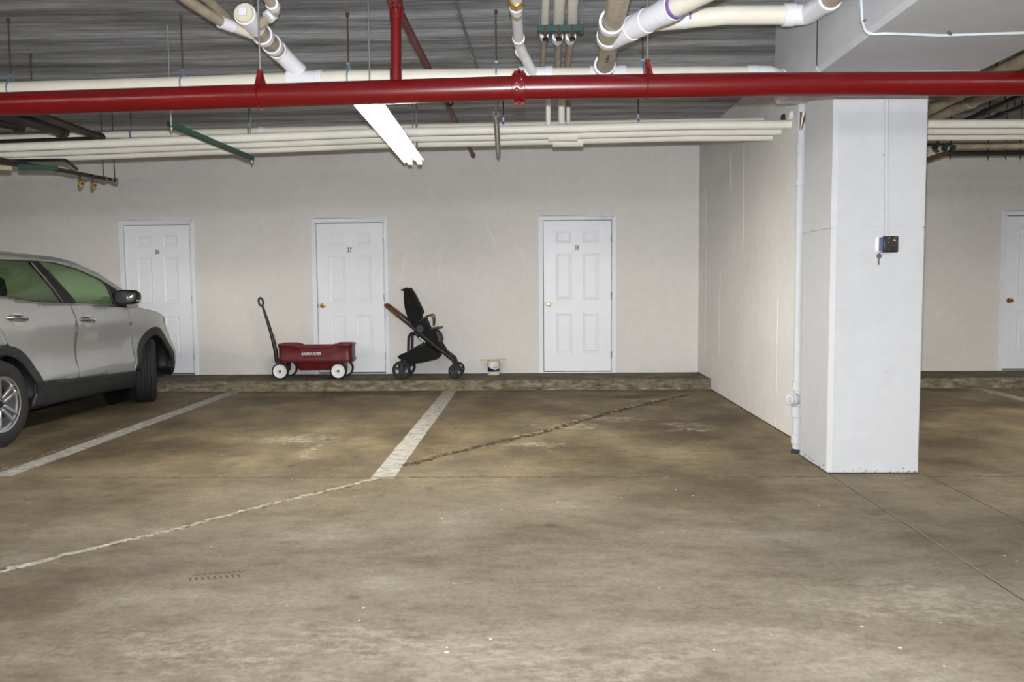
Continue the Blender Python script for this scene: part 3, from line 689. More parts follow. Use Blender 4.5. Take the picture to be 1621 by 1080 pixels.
# bundle of three white pipes
BYS = (-3.83, -3.545, -3.28); BR = .037
bz = [[(0, 234), (600, 210), (787, 206), (1100, 198), (1250, 197), (1621, 196)]]
bx = [at(x, y, Y=BYS[0]) for x, y in bz[0]]
left = bx[0]+Vector((-6.5, 0, 0))
prof = [left]+bx+[bx[-1]+Vector((4.5, 0, -.01))]
trip = []
for k, Yp in enumerate(BYS):
    pts = [Vector((p.x, Yp, p.z-.003*k)) for p in prof]
    o = thing('supply_pipe', ['white supply pipe, nearest of the three running side by side under the ceiling', 'white supply pipe, middle one of the three side by side', 'white supply pipe, rearmost and lowest looking of the three side by side'][k], 'pipe', pts[2], 'three parallel supply pipes')
    MB().tube(pts, BR, 18).build('pipe', 'insul', o)
    x = .12+.1*k; trip.append((x, Yp, run_z(pts, x), o, pts))
x = .125; o = trip[1][3]; z = run_z(trip[1][4], .2)
MB().tube([(at(868, 215, Y=-3.5).x, BYS[1], z-.006), (at(914, 215, Y=-3.5).x, BYS[1], z-.006)], BR+.013, 18).build('insulation_sleeve', 'insul', o)
o = trip[2][3]; MB().tube([(at(875, 225, Y=-3.3).x, BYS[2], z-.012), (at(923, 225, Y=-3.3).x, BYS[2], z-.012)], BR+.014, 18).build('insulation_sleeve', 'insul', o)
# risers and lines feeding the bundle
ZP = 3.05
specs = [((864, 0), (862, 45), (859, 105), .0245, .020, (868, 180)), ((886, 0), (884, 45), (883, 105), .035, .026, (889, 178)), ((907, 0), (906, 40), (898, 105), .034, .026, (899.5, 178))]
lbls = ['thin white pipe dropping to the bundle, leftmost of three', 'wider white pipe in the middle of the three dropping to the bundle', 'white pipe with an open hub, rightmost of the three dropping to the bundle']
for k, (a, b, c_, r1, r2, rz) in enumerate(specs):
    Yp = BYS[k]; P0 = at(*a, Z=ZP); P1 = at(*b, Z=ZP); P2 = at(*c_, Z=ZP); rx = at(*rz, Y=Yp).x; zz = run_z(trip[k][4], rx)
    o = thing('feed_pipe', lbls[k], 'pipe', (rx, Yp, zz), 'pipes feeding the bundle')
    MB().tube([P0+Vector((0, -2.5, 0)), P0, P1], r1, 16).build('jacketed_pipe', 'insul', o)
    MB().tube(fillet([P1, P2, Vector((rx, Yp, ZP)), Vector((rx, Yp, ZP-.08))], .05), r2, 14).build('bare_pipe', 'tan', o)
    MB().cyl((rx, Yp, ZP-.07), (rx, Yp, zz+BR*.6), (.022, .030, .019)[k], seg=14).build('riser', 'insul', o)
    h = P1+Vector((0, .16+.06*k, 0)); MB().ring(h-Vector((0, .05, 0)), h+Vector((0, .04, 0)), r2+.012, r2-.003, 18).build('hub', 'pvc', o, bevel=.002)
sp = at(890, 46, Z=ZP-.075); xa, xb = at(851, 46, Z=ZP-.075).x, at(924, 47, Z=ZP-.075).x
st = thing('pipe_strut', 'short green strut with hanging clamp bolts under three white pipes', 'strut', (sp.x, sp.y, ZP-.075))
MB().box((xa, sp.y-.021, ZP-.095), (xb, sp.y+.021, ZP-.053)).build('channel', 'green', st, bevel=.003)
for k, xx in enumerate((.079, .166, .252)):
    q = MB(); y = sp.y-.015; q.cyl((xx, y, ZP-.135), (xx, y, ZP-.053), .008, seg=8); q.cyl((xx, y, ZP-.11), (xx, y, ZP-.098), .015, seg=6)
    q.build('clamp_bolt', 'rust', st); MB().cyl((xx, y, ZP-.150), (xx, y, ZP-.132), .021, .016, 10).build('clamp_nut', 'black', st)
for xx in (xa+.012, xb-.012): rod((xx, sp.y), ZP-.10, 'steel', st, .005)
# thin pipe behind the bundle
TY = -3.0; tp = [at(-400, 228, Y=TY), at(0, 219, Y=TY), at(208, 213, Y=TY), at(600, 203, Y=TY), at(1100, 193, Y=TY), at(1210, 192, Y=TY)]
th = thing('vent_line', 'slim ivory pipe close to the ceiling behind the three-pipe bundle', 'pipe', tp[3])
MB().tube(tp, .034, 16).build('pipe', 'pvc_ivory', th)
for px in (208, 395, 797, 1010):
    x = at(px, 205, Y=TY).x; z = run_z(tp, x); MB().ring((x-.010, TY, z), (x+.010, TY, z), .040, .033, 16).box((x-.008, TY-.008, z+.036), (x+.008, TY+.008, z+.08)).build('strap_hanger', 'strap', th); rod((x, TY), z+.06, 'rust', th)
x = at(415, 205, Y=TY).x; hub(MB(), (x, TY, run_z(tp, x)), (1, 0, 0), .042, .06).build('coupling', 'pvc', th)
# trapeze struts
def trapeze(label, a, b, mt, slots, rods):
    a, b = Vector(a), Vector(b); o = thing('trapeze_strut', label, 'strut', a.lerp(b, .5), 'struts under the bundle')
    d = (b-a).normalized(); sd = d.cross(Vector((0, 0, 1))).normalized()
    q = MB(); q.bar(a-Vector((0, 0, .018)), b-Vector((0, 0, .018)), .042, .004); q.bar(a-sd*.019, b-sd*.019, .004, .038); q.bar(a+sd*.019, b+sd*.019, .004, .038)
    q.build('channel', mt, o, smooth=False)
    n = int((b-a).length/.05); q = MB(); dn = Vector((0, 0, -.0205))
    for i in range(n): q.bar(a+d*(.02+i*.05)+dn, a+d*(.045+i*.05)+dn, .012, .001)
    q.build('slots', slots, o, smooth=False)['kind'] = 'stuff'
    for p in (a+d*.03, b-d*.012):
        if rods: rod((p.x, p.y), p.z-.05, 'steel', o, .005)
        MB().cyl((p.x, p.y, p.z-.034), (p.x, p.y, p.z-.021), .012, seg=6).build('nut', 'steel', o)
    return o
trapeze('green painted strut hung beneath the bundle left of the lamp', at(268, 196, Z=2.558), Vector((at(395, 249, Z=2.558).x, -3.19, 2.558)), 'green', 'black', True)
trapeze('slotted galvanised strut hung beneath the bundle right of the lamp', at(785, 180, Z=2.60), at(789, 243, Z=2.60), 'strut', 'white', True)
# thin grey conduit on the ceiling
gc = [at(714, -20, Z=3.25), at(755, 108, Z=3.25), at(770, 160, Z=3.25)]
o = thing('ceiling_conduit', 'thin grey conduit running along the ceiling above the red pipe', 'conduit', gc[1])
MB().tube([gc[0]+Vector((0, -2, 0)), gc[0], gc[1], gc[2]], .011, 10).build('tube', 'grey', o)
for px, py in ((725, 20), (748, 90)): p = at(px, py, Z=3.25); MB().cyl(p-Vector((0, .03, 0)), p+Vector((0, .03, 0)), .014, seg=10).build('coupling', 'steel', o)
# dark pipes at the far left
o = thing('black_waste_pipes', 'cluster of dark waste pipes hanging under the red pipe at the left edge', 'pipe', at(60, 200, Z=2.71))
zk = 2.71
for (a, b, r) in (((58, 181), (160, 218), .032), ((20, 184), (100, 208), .05), ((-40, 186), (34, 200), .045)):
    P, Q = at(*a, Z=zk), at(*b, Z=zk); d_ = (Q-P).normalized()
    MB().tube([P-d_*.25, Q], r, 16).build('pipe', 'black_pipe', o); MB().ring(Q-d_*.05, Q, r+.012, r-.004, 18).build('hub', 'black_pipe', o, bevel=.002); MB().ring(Q-d_*.003, Q+d_*.002, r+.006, r-.003, 18).build('hub_lip', 'tan', o)
P, Q = at(-300, 236, Z=zk-.01), at(158, 221, Z=zk-.01); MB().tube([P, Q], .03, 14).build('cross_pipe', 'black_pipe', o)  # dark tube along the dark line above the supply pipes
P, Q = at(-200, 189, Z=zk+.06), at(70, 181, Z=zk+.06); MB().tube([P, Q], .018, 10).build('cross_pipe', 'grey', o)
p = at(53, 186, Z=zk+.05); MB().cyl((p.x, p.y, p.z-.05), (p.x, p.y, p.z+.02), .010, seg=8).build('bolt', 'white', o); rod((p.x, p.y), p.z, 'rust', o, .006)
# dark copper lines with brass valves, lower left
zv = 2.42
o = thing('valve_lines', 'pair of dark small pipes with two hanging brass valves at the left edge', 'pipe', at(130, 278, Z=zv))
MB().tube([at(-120, 236, Z=zv), at(0, 258, Z=zv), at(92, 268, Z=zv), at(166, 284, Z=zv)], .017, 10).build('pipe', 'black_pipe', o)
MB().tube([at(-160, 224, Z=zv+.02), at(20, 256, Z=zv+.02), at(120, 274, Z=zv+.02), at(184, 286, Z=zv+.02)], .019, 10).build('pipe', 'black_pipe', o)
MB().tube(fillet([at(-60, 256, Z=zv+.05), at(104, 253, Z=zv+.06), at(122, 268, Z=zv+.02)], .05), .014, 10).build('hose', 'black', o)
MB().bar(at(31, 265, Z=zv-.02), at(90, 266, Z=zv-.02), .05, .042).build('green_strut', 'green', o)
MB().bar(at(-20, 262, Z=zv-.03), at(17, 266, Z=zv-.03), .05, .05).build('tan_bracket', 'tan', o)
for px, py in ((126, 278), (146, 281)):
    p = at(px, py, Z=zv); MB().cyl((p.x, p.y, p.z-.09), (p.x, p.y, p.z), .012, seg=8).build('valve_stem', 'black_pipe', o); MB().cyl((p.x, p.y, p.z-.115), (p.x, p.y, p.z-.055), .010, .024, 10).cyl((p.x, p.y, p.z-.08), (p.x+.035, p.y, p.z-.075), .012, seg=8).build('valve', 'brass', o)
for px, py in ((112, 272), (133, 279), (152, 281)): p = at(px, py, Z=zv+.01); MB().cyl(p-Vector((.0, .03, 0)), p+Vector((0, .03, 0)), .024, seg=10).build('fitting', 'steel', o)
for px, py in ((164, 283), (182, 286)):
    p = at(px, py, Z=zv+.01); MB().ring((p.x, p.y-.012, p.z), (p.x, p.y+.012, p.z), .032, .022, 14).build('ring_hanger', 'steel', o); rod((p.x, p.y), p.z+.03, 'rust', o, .0045)
# right bay pipes
o = thing('side_bay_pipes', 'tan and black pipes running back under the ceiling of the bay beyond the column', 'pipe', at(1550, 150, Z=2.95))
for (a, b, z_, r, mt_) in (((1640, 84), (1500, 158), 2.92, .055, 'tan'), ((1640, 118), (1500, 178), 2.98, .05, 'tan'), ((1640, 140), (1530, 190), 3.02, .025, 'black_pipe'), ((1640, 160), (1560, 190), 3.1, .02, 'black_pipe')):
    P, Q = at(*a, Z=z_), at(*b, Z=z_); d_ = (Q-P).normalized(); MB().tube([P-d_*1.5, Q+d_*.6], r, 14).build('pipe', mt_, o)
    c = P.lerp(Q, .4); rod((c.x, c.y), c.z, 'rust', o); hub(MB(), P.lerp(Q, .7), d_, r+.01, .07).build('hub', mt_, o)
o = thing('side_bay_valves', 'dark horizontal lines with valves above the door beyond the column', 'pipe', at(1540, 235, Y=-2))
P, Q = at(1508, 232, Y=-2.0), at(1760, 229, Y=-2.0); MB().tube([P, Q], .03, 14).build('pipe', 'tan', o)
P, Q = at(1455, 229, Y=-1.9), at(1760, 226, Y=-1.9); MB().tube([P, Q], .014, 10).build('pipe', 'black_pipe', o)
P, Q = at(1500, 243, Y=-1.9), at(1760, 241, Y=-1.9); MB().tube([P, Q], .028, 10).build('pipe', 'black_pipe', o)
P, Q = at(1460, 255, Y=-2.0), at(1506, 240, Y=-2.0); MB().bar(P, Q, .05, .05).build('strut', 'rust', o)
for px, py in ((1482, 231), (1497, 232), (1509, 236)): p = at(px, py, Y=-2.05); MB().cyl(p-Vector((.02, 0, .035)), p+Vector((.015, 0, .035)), .03, .018, 10).build('valve_body', 'green' if px > 1490 else 'black_pipe', o)
for px, py in ((1483, 226), (1484, 241)): p = at(px, py, Y=-2.1); MB().cyl(p-Vector((.02, 0, 0)), p+Vector((.02, 0, .01)), .012, seg=8).build('brass_cap', 'brass', o)
for px in (1504, 1564, 1592, 1615): p = at(px, 247, Y=-1.9); MB().cyl((p.x, p.y, p.z-.03), (p.x, p.y, ZC), .006, seg=6).build('hanger_rod', 'rust', o)

# ------------------------------------------------------------------ fluorescent fixtures
def lamp(label, xn, yn, xf, yf, z, rods=True):
    L = math.hypot(xf-xn, yf-yn); o = thing('fluorescent_lamp', label, 'lamp', ((xn+xf)/2, (yn+yf)/2, z), 'fluorescent strip lamps', rotz=math.atan2(yf-yn, xf-xn), local=True)
    h = L/2
    prof = [(-.100, .0), (-.096, .008), (-.066, .045), (-.028, .062), (.0, .020), (.028, .062), (.066, .045), (.096, .008), (.100, 0)]
    up = [(y, zz+.006) for y, zz in prof]
    q = MB(); q.grid([[(x, y, zz) for y, zz in prof] for x in (-h, h)])
    q.build('reflector', 'housing', o, smooth=False, solid=.003)
    MB().box((-h, -.035, .060), (h, .035, .100)).build('housing', 'housing', o, bevel=.004, smooth=False)
    for s_ in (-1, 1):
        MB().tube([(-h+.03, s_*.046, .004), (0, s_*.046, .004), (h-.03, s_*.046, .004)], .0185, 12).build('tube', 'tube', o)
        for e in (-1, 1):
            MB().box((e*(h-.012)-.012, s_*.046-.02, -.018), (e*(h-.012)+.012, s_*.046+.02, .062)).build('socket', 'white', o, bevel=.003)
    MB().box((-.012, -.085, .022), (.012, .085, .05)).build('centre_bracket', 'housing', o, smooth=False)
    if rods:
        for e in (-1, 1): MB().cyl((e*(h-.15), 0, .10), (e*(h-.15), 0, ZC-z), .005, seg=8).build('hanger_rod', 'steel', o)
        MB().cyl((h-.18, -.04, .10), (h-.18, -.04, ZC-z), .009, seg=8).build('feed_conduit', 'steel', o)
    return o
ln, lf = at(582, 162, Z=2.48), at(657, 258, Z=2.48)
lamp('lit fluorescent strip lamp hanging over the parking line between two bays', ln.x, ln.y-.05, lf.x, lf.y, 2.48)
lamp('lit fluorescent strip lamp hanging left of the silver car, out of view', -6.9, -5.76, -6.95, -3.26, 2.40)
lamp('lit fluorescent strip lamp hanging in the bay beyond the column, out of view', 5.9, -5.76, 5.9, -3.26, 2.48)
for k, (x, y) in enumerate(((-4.6, -10.3), (0.3, -11.6), (5.2, -10.3), (-4.6, -15.0), (3.4, -15.0))):
    lamp(['lit fluorescent strip lamp over the driving aisle at the left', 'lit fluorescent strip lamp over the driving aisle above the viewer', 'lit fluorescent strip lamp over the driving aisle at the right',
          'lit fluorescent strip lamp behind the viewer at the left', 'lit fluorescent strip lamp behind the viewer at the right'][k], x-1.2, y, x+1.2, y, 2.95)

# ------------------------------------------------------------------ things on the column and the dividing wall
yf = PF
cr = thing('card_reader', 'small black card reader box with red light on the white column', 'card reader', (2.41, yf, 1.59))
MB().box((2.372, yf-.055, 1.536), (2.470, yf-.012, 1.646)).build('body', 'reader', cr, bevel=.006)
MB().box((2.360, yf-.046, 1.545), (2.372, yf, 1.640)).build('side_plate', 'reader_b', cr, bevel=.002)
MB().box((2.372, yf-.012, 1.545), (2.462, yf, 1.638)).build('back_box', 'reader', cr)
MB().box((2.335, yf-.006, 1.545), (2.358, yf, 1.642)).build('wall_plate', 'white', cr)
for x, z in ((2.395, 1.63), (2.395, 1.60), (2.395, 1.555), (2.405, 1.634), (2.445, 1.634)): MB().box((x, yf-.0565, z), (x+.010, yf-.054, z+.003)).build('print_mark', 'alu', cr, smooth=False)
for x, z in ((2.436, 1.617), (2.442, 1.622), (2.447, 1.614)): MB().lathe([(0, -.002), (.0025, -.001), (.003, .001)], (x, yf-.0555, z), 'y', 8).build('indicator', 'led', cr)
kk = thing('hanging_key', 'worn metal key hanging below the card reader', 'key', (2.357, yf, 1.50))
MB().cyl((2.362, yf-.006, 1.512), (2.362, yf-.002, 1.512), .018, seg=12).build('bow', 'hinge', kk); MB().box((2.355, yf-.005, 1.452), (2.366, yf-.002, 1.498)).build('blade', 'hinge', kk, smooth=False)
MB().tube([(2.365, yf-.004, 1.528), (2.372, yf-.006, 1.54)], .003, 6).build('ring', 'hinge', kk)
cd_ = thing('column_conduit', 'white painted conduit running down the column to the card reader', 'conduit', (2.39, yf, 2.1))
MB().tube([(2.405, yf-.014, 1.642), (2.402, yf-.014, 1.70), (2.385, yf-.014, 2.45)]+fillet([(2.384, yf-.014, 2.50), (2.383, yf-.014, 2.62), (2.42, yf-.014, BZ-.02), (2.43, yf-.014, BZ-.004)], .03), .011, 10).build('tube', 'pillar', cd_)
MB().box((2.368, yf-.02, 2.196), (2.412, yf, 2.208)).build('strap', 'pillar', cd_)
dp = thing('downpipe', 'white painted downpipe with a cleanout in the corner behind the column', 'pipe', (2.10, -4.60, 0))
dx, dy = 2.048, -4.60
MB().tube([(dx+.005, dy, .03), (dx, dy, 2.52), (dx, dy, BZ+.05)], .036, 16).build('pipe', 'pillar', dp)
for z_, L in ((.11, .07), (.33, .09), (.53, .07), (2.10, .05), (2.35, .07)): MB().cyl((dx, dy, z_-L/2), (dx, dy, z_+L/2), .043, seg=16).build('hub', 'pillar', dp, bevel=.003)
MB().cyl((dx, dy, .43), (dx-.055, dy-.03, .43), .052, seg=16).build('cleanout_hub', 'pillar', dp, bevel=.004)
MB().cyl((dx-.055, dy-.03, .43), (dx-.075, dy-.041, .43), .044, seg=8).build('cleanout_plug', 'pillar', dp, bevel=.003); MB().bar((dx-.075, dy-.041, .43), (dx-.092, dy-.05, .43), .03, .03).build('plug_lug', 'pillar', dp)
MB().cyl((dx+.005, dy, .0), (dx+.005, dy, .035), .05, .04, 14).build('dark_sleeve', 'gap', dp)
MB().tube([(dx-.02, dy-.03, 2.49), (dx, dy-.036, 2.62)], [.008, .028], 10).build('grey_seal', 'hinge', dp)
# cable on the beam soffit
z_ = BZ-.004
o = thing('beam_cable', 'thin cable clipped along the underside of the white beam', 'cable', at(1490, 55, Z=z_))
pA = [at(1362, -90, X=1.80), at(1363, 0, X=1.80), at(1365, 34, X=1.80), Vector((1.802, -6.40, BZ-.002)), at(1400, 53, Z=z_), at(1490, 56, Z=z_), at(1621, 52, Z=z_), at(1700, 52, Z=z_)]
MB().tube(fillet(pA, .12), .008, 8).build('cable', 'wire', o); MB().tube([p+Vector((0, .010, -.002)) for p in fillet(pA, .12)], .005, 6).build('cable_shadow_line', 'wire_dk', o)  # dark tube beside the cable stands in for its cast shadow
p = at(1500, 52, Z=z_); MB().bar((p.x-.02, p.y-.03, BZ-.006), (p.x+.03, p.y+.02, BZ-.006), .008, .012).build('clip', 'grey', o)
p = at(1365, 34, X=1.80); MB().bar((1.806, p.y-.03, p.z), (1.806, p.y+.03, p.z), .014, .008).build('clip', 'grey', o)
# small vents / patches on the divider wall under the beam
o = thing('wall_bracket', 'small dark bracket on the dividing wall above the pipe ends', 'bracket', (XW0, -4.2, 2.82))
p = at(1241, 187, X=XW0); MB().box((XW0-.02, p.y-.04, p.z-.03), (XW0, p.y+.04, p.z+.03)).build('plate', 'reader', o, bevel=.006)
p = at(1253, 182, X=XW0-.0); MB().cyl((XW0-.03, p.y, p.z), (XW0, p.y, p.z), .04, seg=14).build('cover', 'wall2', o)

# ------------------------------------------------------------------ the car (local: x forward from the rear axle, y left, z up)
def interp(x, xs, ys):
    if x <= xs[0]: return ys[0]
    for i in range(1, len(xs)):
        if x <= xs[i]:
            t = (x-xs[i-1])/(xs[i]-xs[i-1]); return ys[i-1]+(ys[i]-ys[i-1])*t
    return ys[-1]
def smoother(x, xs, ys):      # Catmull-like smooth interpolation
    n = len(xs)
    if x <= xs[0]: return ys[0]
    if x >= xs[-1]: return ys[-1]
    i = max(k for k in range(n) if xs[k] <= x); i = min(i, n-2); h = xs[i+1]-xs[i]; t = (x-xs[i])/h
    def sl(k):
        if k == 0 or k == n-1: return 0 if k == 0 else (ys[k]-ys[k-1])/(xs[k]-xs[k-1])
        return (ys[k+1]-ys[k-1])/(xs[k+1]-xs[k-1])
    m0, m1 = sl(i)*h, sl(i+1)*h
    return (2*t**3-3*t*t+1)*ys[i]+(t**3-2*t*t+t)*m0+(-2*t**3+3*t*t)*ys[i+1]+(t**3-t*t)*m1
ZS = [.20, .30, .42, .50, .56, .64, .78, .90, 1.00, 1.10, 1.20, 1.30, 1.42, 1.55, 1.62, 1.68]
WS = [.86, .905, .925, .938, .930, .908, .905, .925, .940, .930, .905, .868, .815, .745, .695, .58]
def yw(x, z):
    w = smoother(z, ZS, WS)
    if x > 2.5: w -= (.05+.10*min(1, max(0, (z-.62)/.3)))*((x-2.5)/.8)**2.2
    if x < -.2: w -= .10*((-.2-x)/.7)**2
    # flared arches
    for cx in (0, 2.70):
        d = math.hypot(x-cx, z-.37)
        if d < .8: w += .018*max(0, 1-((d-.45)/.3)**2)
    return w
car = thing('car', 'silver grey SUV parked nose-in at the left edge beside door 36', 'car', (-5.37, -4.33, 0), rotz=PI/2, local=True)
def side_panel(name, poly, mt, off=0., solid=.012, sides=(-1, 1), parent=None, step=.055):
    out = []
    for s in sides:
        bm = bmesh.new(); vs_ = [bm.verts.new((x, 0, z)) for x, z in poly]; f = bm.faces.new(vs_)
        bmesh.ops.triangulate(bm, faces=[f])
        x0, x1 = min(p[0] for p in poly), max(p[0] for p in poly); zz0, zz1 = min(p[1] for p in poly), max(p[1] for p in poly)
        x = x0+step
        while x < x1-.01:
            bmesh.ops.bisect_plane(bm, geom=bm.verts[:]+bm.edges[:]+bm.faces[:], plane_co=(x, 0, 0), plane_no=(1, 0, 0)); x += step
        z = math.floor(zz0/.04)*.04+.04
        while z < zz1-.005:
            bmesh.ops.bisect_plane(bm, geom=bm.verts[:]+bm.edges[:]+bm.faces[:], plane_co=(0, 0, z), plane_no=(0, 0, 1)); z += .04
        bmesh.ops.remove_doubles(bm, verts=bm.verts, dist=1e-3)
        bmesh.ops.dissolve_degenerate(bm, edges=bm.edges, dist=1e-3)
        bm.normal_update()
        bmesh.ops.reverse_faces(bm, faces=[f for f in bm.faces if f.normal.y*s < 0])
        for v in bm.verts: v.co.y = s*(yw(v.co.x, v.co.z)+off)
        bm.normal_update()
        me = bpy.data.meshes.new(name); bm.to_mesh(me); bm.free()
        out.append(link(name, me, mt, parent or car, solid=solid, angle=60))
    return out
def arc(cx, cz, r, a0, a1, n=18): return [(cx+r*math.cos(math.radians(a0+(a1-a0)*k/n)), cz+r*math.sin(math.radians(a0+(a1-a0)*k/n))) for k in range(n+1)]
BELT = [(-.14, 1.325), (.05, 1.285), (.29, 1.235), (.56, 1.207), (1.04, 1.187), (1.73, 1.152), (2.08, 1.128)]
RDOOR = [(1.083, .468), (1.103, .58), (1.112, .95), (1.032, 1.178)]+[(x, z-.008) for x, z in BELT[3::-1]]+[(-.065, 1.03), (.06, .875)]+arc(0, .37, .495, 80, 15.3, 14)
FDOOR = [(1.095, .467), (2.150, .412), (2.200, .60), (2.185, .89), (2.065, 1.118), (1.73, 1.144), (1.046, 1.178), (1.124, .95), (1.115, .58)]
FEND = [(2.158, .411), (2.198, .411)]+arc(2.70, .37, .50, 174, 6, 40)+[(3.30, .42), (3.30, .865), (3.18, .925), (3.03, .985), (2.79, 1.045), (2.35, 1.112), (2.074, 1.119), (2.193, .89), (2.208, .60)]
QUART = [(-.075, 1.03), (.045, .885)]+arc(0, .37, .495, 84, 168, 16)+[(-.80, .50), (-.86, .9), (-.80, 1.32), (-.15, 1.318)]
rdoors = side_panel('rear_door', RDOOR, 'paint'); fdoors = side_panel('front_door', FDOOR, 'paint'); side_panel('front_fender', FEND, 'paint'); side_panel('rear_quarter', QUART, 'paint')
for pl in ([(2.13, .42), (2.185, .60), (2.17, .88), (2.05, 1.108), (2.10, 1.108), (2.215, .88), (2.23, .60), (2.18, .42)], [(1.07, .48), (1.09, .58), (1.098, .94), (1.02, 1.17), (1.06, 1.17), (1.138, .95), (1.13, .58), (1.11, .48)]):
    side_panel('seam_filler', pl, 'paint', -.006, .008)
side_panel('arch_cladding', arc(0, .37, .492, 14, 172, 24)+arc(0, .37, .405, 172, 5, 24), 'clad', .012, .03)
side_panel('arch_cladding', arc(2.70, .37, .505, 172, -4, 40)+arc(2.70, .37, .405, -4, 176, 40), 'clad', .012, .03)
side_panel('sill_cladding', [(.36, .285), (2.26, .225), (2.21, .408), (1.2, .46), (.475, .492), (.41, .42)], 'clad', .006, .03)
side_panel('bumper_cladding', [(3.20, .30), (3.30, .30), (3.30, .42), (3.2, .42)], 'clad', 0, .02)
side_panel('rear_bumper_side', [(-.82, .32), (-.43, .32), (-.484, .45), (-.82, .5)], 'clad', 0, .02)
# greenhouse
DLOT = [(-.42, 1.545), (-.1, 1.585), (.29, 1.60), (.83, 1.602), (1.12, 1.592), (1.44, 1.54), (1.78, 1.432), (2.00, 1.325), (2.10, 1.27)]
side_panel('rear_window', [(.935, 1.192), (.745, 1.588), (.29, 1.592), (.02, 1.585), (-.13, 1.36), (-.10, 1.328), (.05, 1.295), (.29, 1.245), (.56, 1.217)], 'glass_d', -.004, .004)
side_panel('front_window', [(1.16, 1.196), (.885, 1.590), (1.12, 1.582), (1.44, 1.53), (1.76, 1.43), (1.84, 1.39), (1.84, 1.156), (1.73, 1.160)], 'glass_g', -.004, .004)
side_panel('quarter_window', [(-.21, 1.365), (-.065, 1.572), (-.40, 1.533), (-.545, 1.42)], 'glass_d', -.004, .004)
side_panel('b_pillar', [(.945, 1.192), (.755, 1.59), (.875, 1.59), (1.15, 1.194)], 'black', .002, .03)
side_panel('mirror_sail', [(1.85, 1.158), (1.85, 1.385), (2.00, 1.31), (2.10, 1.245), (2.09, 1.13)], 'black', .002, .02)
side_panel('c_pillar', [(-.135, 1.335), (-.135, 1.36), (.015, 1.586), (-.055, 1.578), (-.205, 1.362), (-.20, 1.345)], 'black', .001, .02)
ROOFE = [(2.36, 1.125), (2.14, 1.315), (1.80, 1.490), (1.47, 1.600), (1.22, 1.645), (.85, 1.662), (.45, 1.664), (0, 1.652), (-.45, 1.61), (-.80, 1.53)]
side_panel('roof_rail', DLOT+[(2.10, 1.135), (2.09, 1.125)]+ROOFE, 'paint', 0, .02)
side_panel('d_pillar', [(-.80, 1.528), (-.425, 1.54), (-.56, 1.42), (-.215, 1.342), (-.145, 1.328), (-.80, 1.328)], 'paint', 0, .02)
# chrome belt and window line
def side_tube(name, pts, r, mt, off=.004, n=8):
    for s in (-1, 1):
        P = []
        for a, b in zip(pts, pts[1:]):
            for k in range(n): t = k/n; P.append((a[0]+(b[0]-a[0])*t, a[1]+(b[1]-a[1])*t))
        P.append(pts[-1]); MB().tube([(x, s*(yw(x, z)+off), z) for x, z in P], r, 8).build(name, mt, car)
side_tube('belt_trim', [(x, z-.004) for x, z in BELT[:6]], .007, 'chrome'); side_tube('window_trim', DLOT[1:8], .006, 'alu')
side_tube('pillar_trim', [(.93, 1.20), (.745, 1.585)], .004, 'hinge')
# roof, windscreen, bonnet, nose, tail
def cross(x, z, w, crown, n=14, bow=0):
    return [(x-bow*(abs(k/n*2-1)**2), (k/n*2-1)*w, z+crown*(1-(k/n*2-1)**2)) for k in range(n+1)]
MB().grid([cross(x, z, yw(x, z), .045 if x < 1.3 else .04) for x, z in ROOFE[4:]]).build('roof', 'paint', car, solid=.01, angle=60)
MB().grid([cross(x+b, z, yw(x, z)-.012, cr_, bow=b) for (x, z), b, cr_ in zip(ROOFE[:5], (.16, .14, .11, .08, .03), (.02, .025, .03, .035, .042))]).build('windscreen', 'glass_g', car, solid=.004, angle=60)
HT = [(2.22, 1.118), (2.35, 1.112), (2.79, 1.045), (3.03, .985), (3.18, .925), (3.30, .865)]
MB().grid([cross(x+.12*(i > 3), z+.004, yw(x, z)-.012, cr_, bow=.12*(i > 3)) for i, ((x, z), cr_) in enumerate(zip(HT, (.055, .065, .075, .075, .07, .06)))]).build('bonnet', 'paint', car, solid=.01, angle=60)
zz = [.24, .32, .42, .55, .68, .80, .865, .93]; xf_ = [3.46, 3.58, 3.64, 3.66, 3.65, 3.61, 3.57, 3.46]
def nose_row(z, xf, inset=0):
    w_ = yw(3.30, min(z, .865))-inset; n = 16; r = []
    for k in range(n+1):
        u = k/n*2-1; r.append((3.30-inset+(xf-3.30)*(1-abs(u)**5), u*w_, z if z < .9 else .865+(z-.865)*(1-u*u)))
    return r
MB().grid([nose_row(z, x) for z, x in zip(zz[2:], xf_[2:])]).build('front_bumper', 'paint', car, solid=.01, angle=60)
MB().grid([nose_row(z, x) for z, x in zip(zz[:3], xf_[:3])]).build('front_skirt', 'clad', car, solid=.01)
g = MB(); g.box((3.585, -.42, .52), (3.668, .42, .80)); gr = g.build('grille', 'black', car, bevel=.03)
for k in range(4): MB().box((3.66, -.40, .56+k*.065), (3.676, .40, .575+k*.065)).build('grille_bar', 'chrome', gr)
side_panel('headlamp', [(2.99, .985), (3.06, .965), (3.30, .850), (3.30, .745), (3.22, .79), (3.10, .90)], 'lamp_w', .006, .01)
side_panel('turn_lamp', [(2.985, .99), (3.05, .972), (3.16, .925), (3.12, .905), (3.05, .945)], 'lamp_o', .009, .01)
ZR = [.30, .50, .80, 1.0, 1.15, 1.35, 1.53]; XRr = [-.92, -.98, -.97, -.95, -.93, -.87, -.78]
def tail_row(z, x):
    w_ = yw(-.82, z); n = 12; return [(-.80+(x+.80)*(1-abs(k/n*2-1)**2.5), (k/n*2-1)*w_, z) for k in range(n+1)]
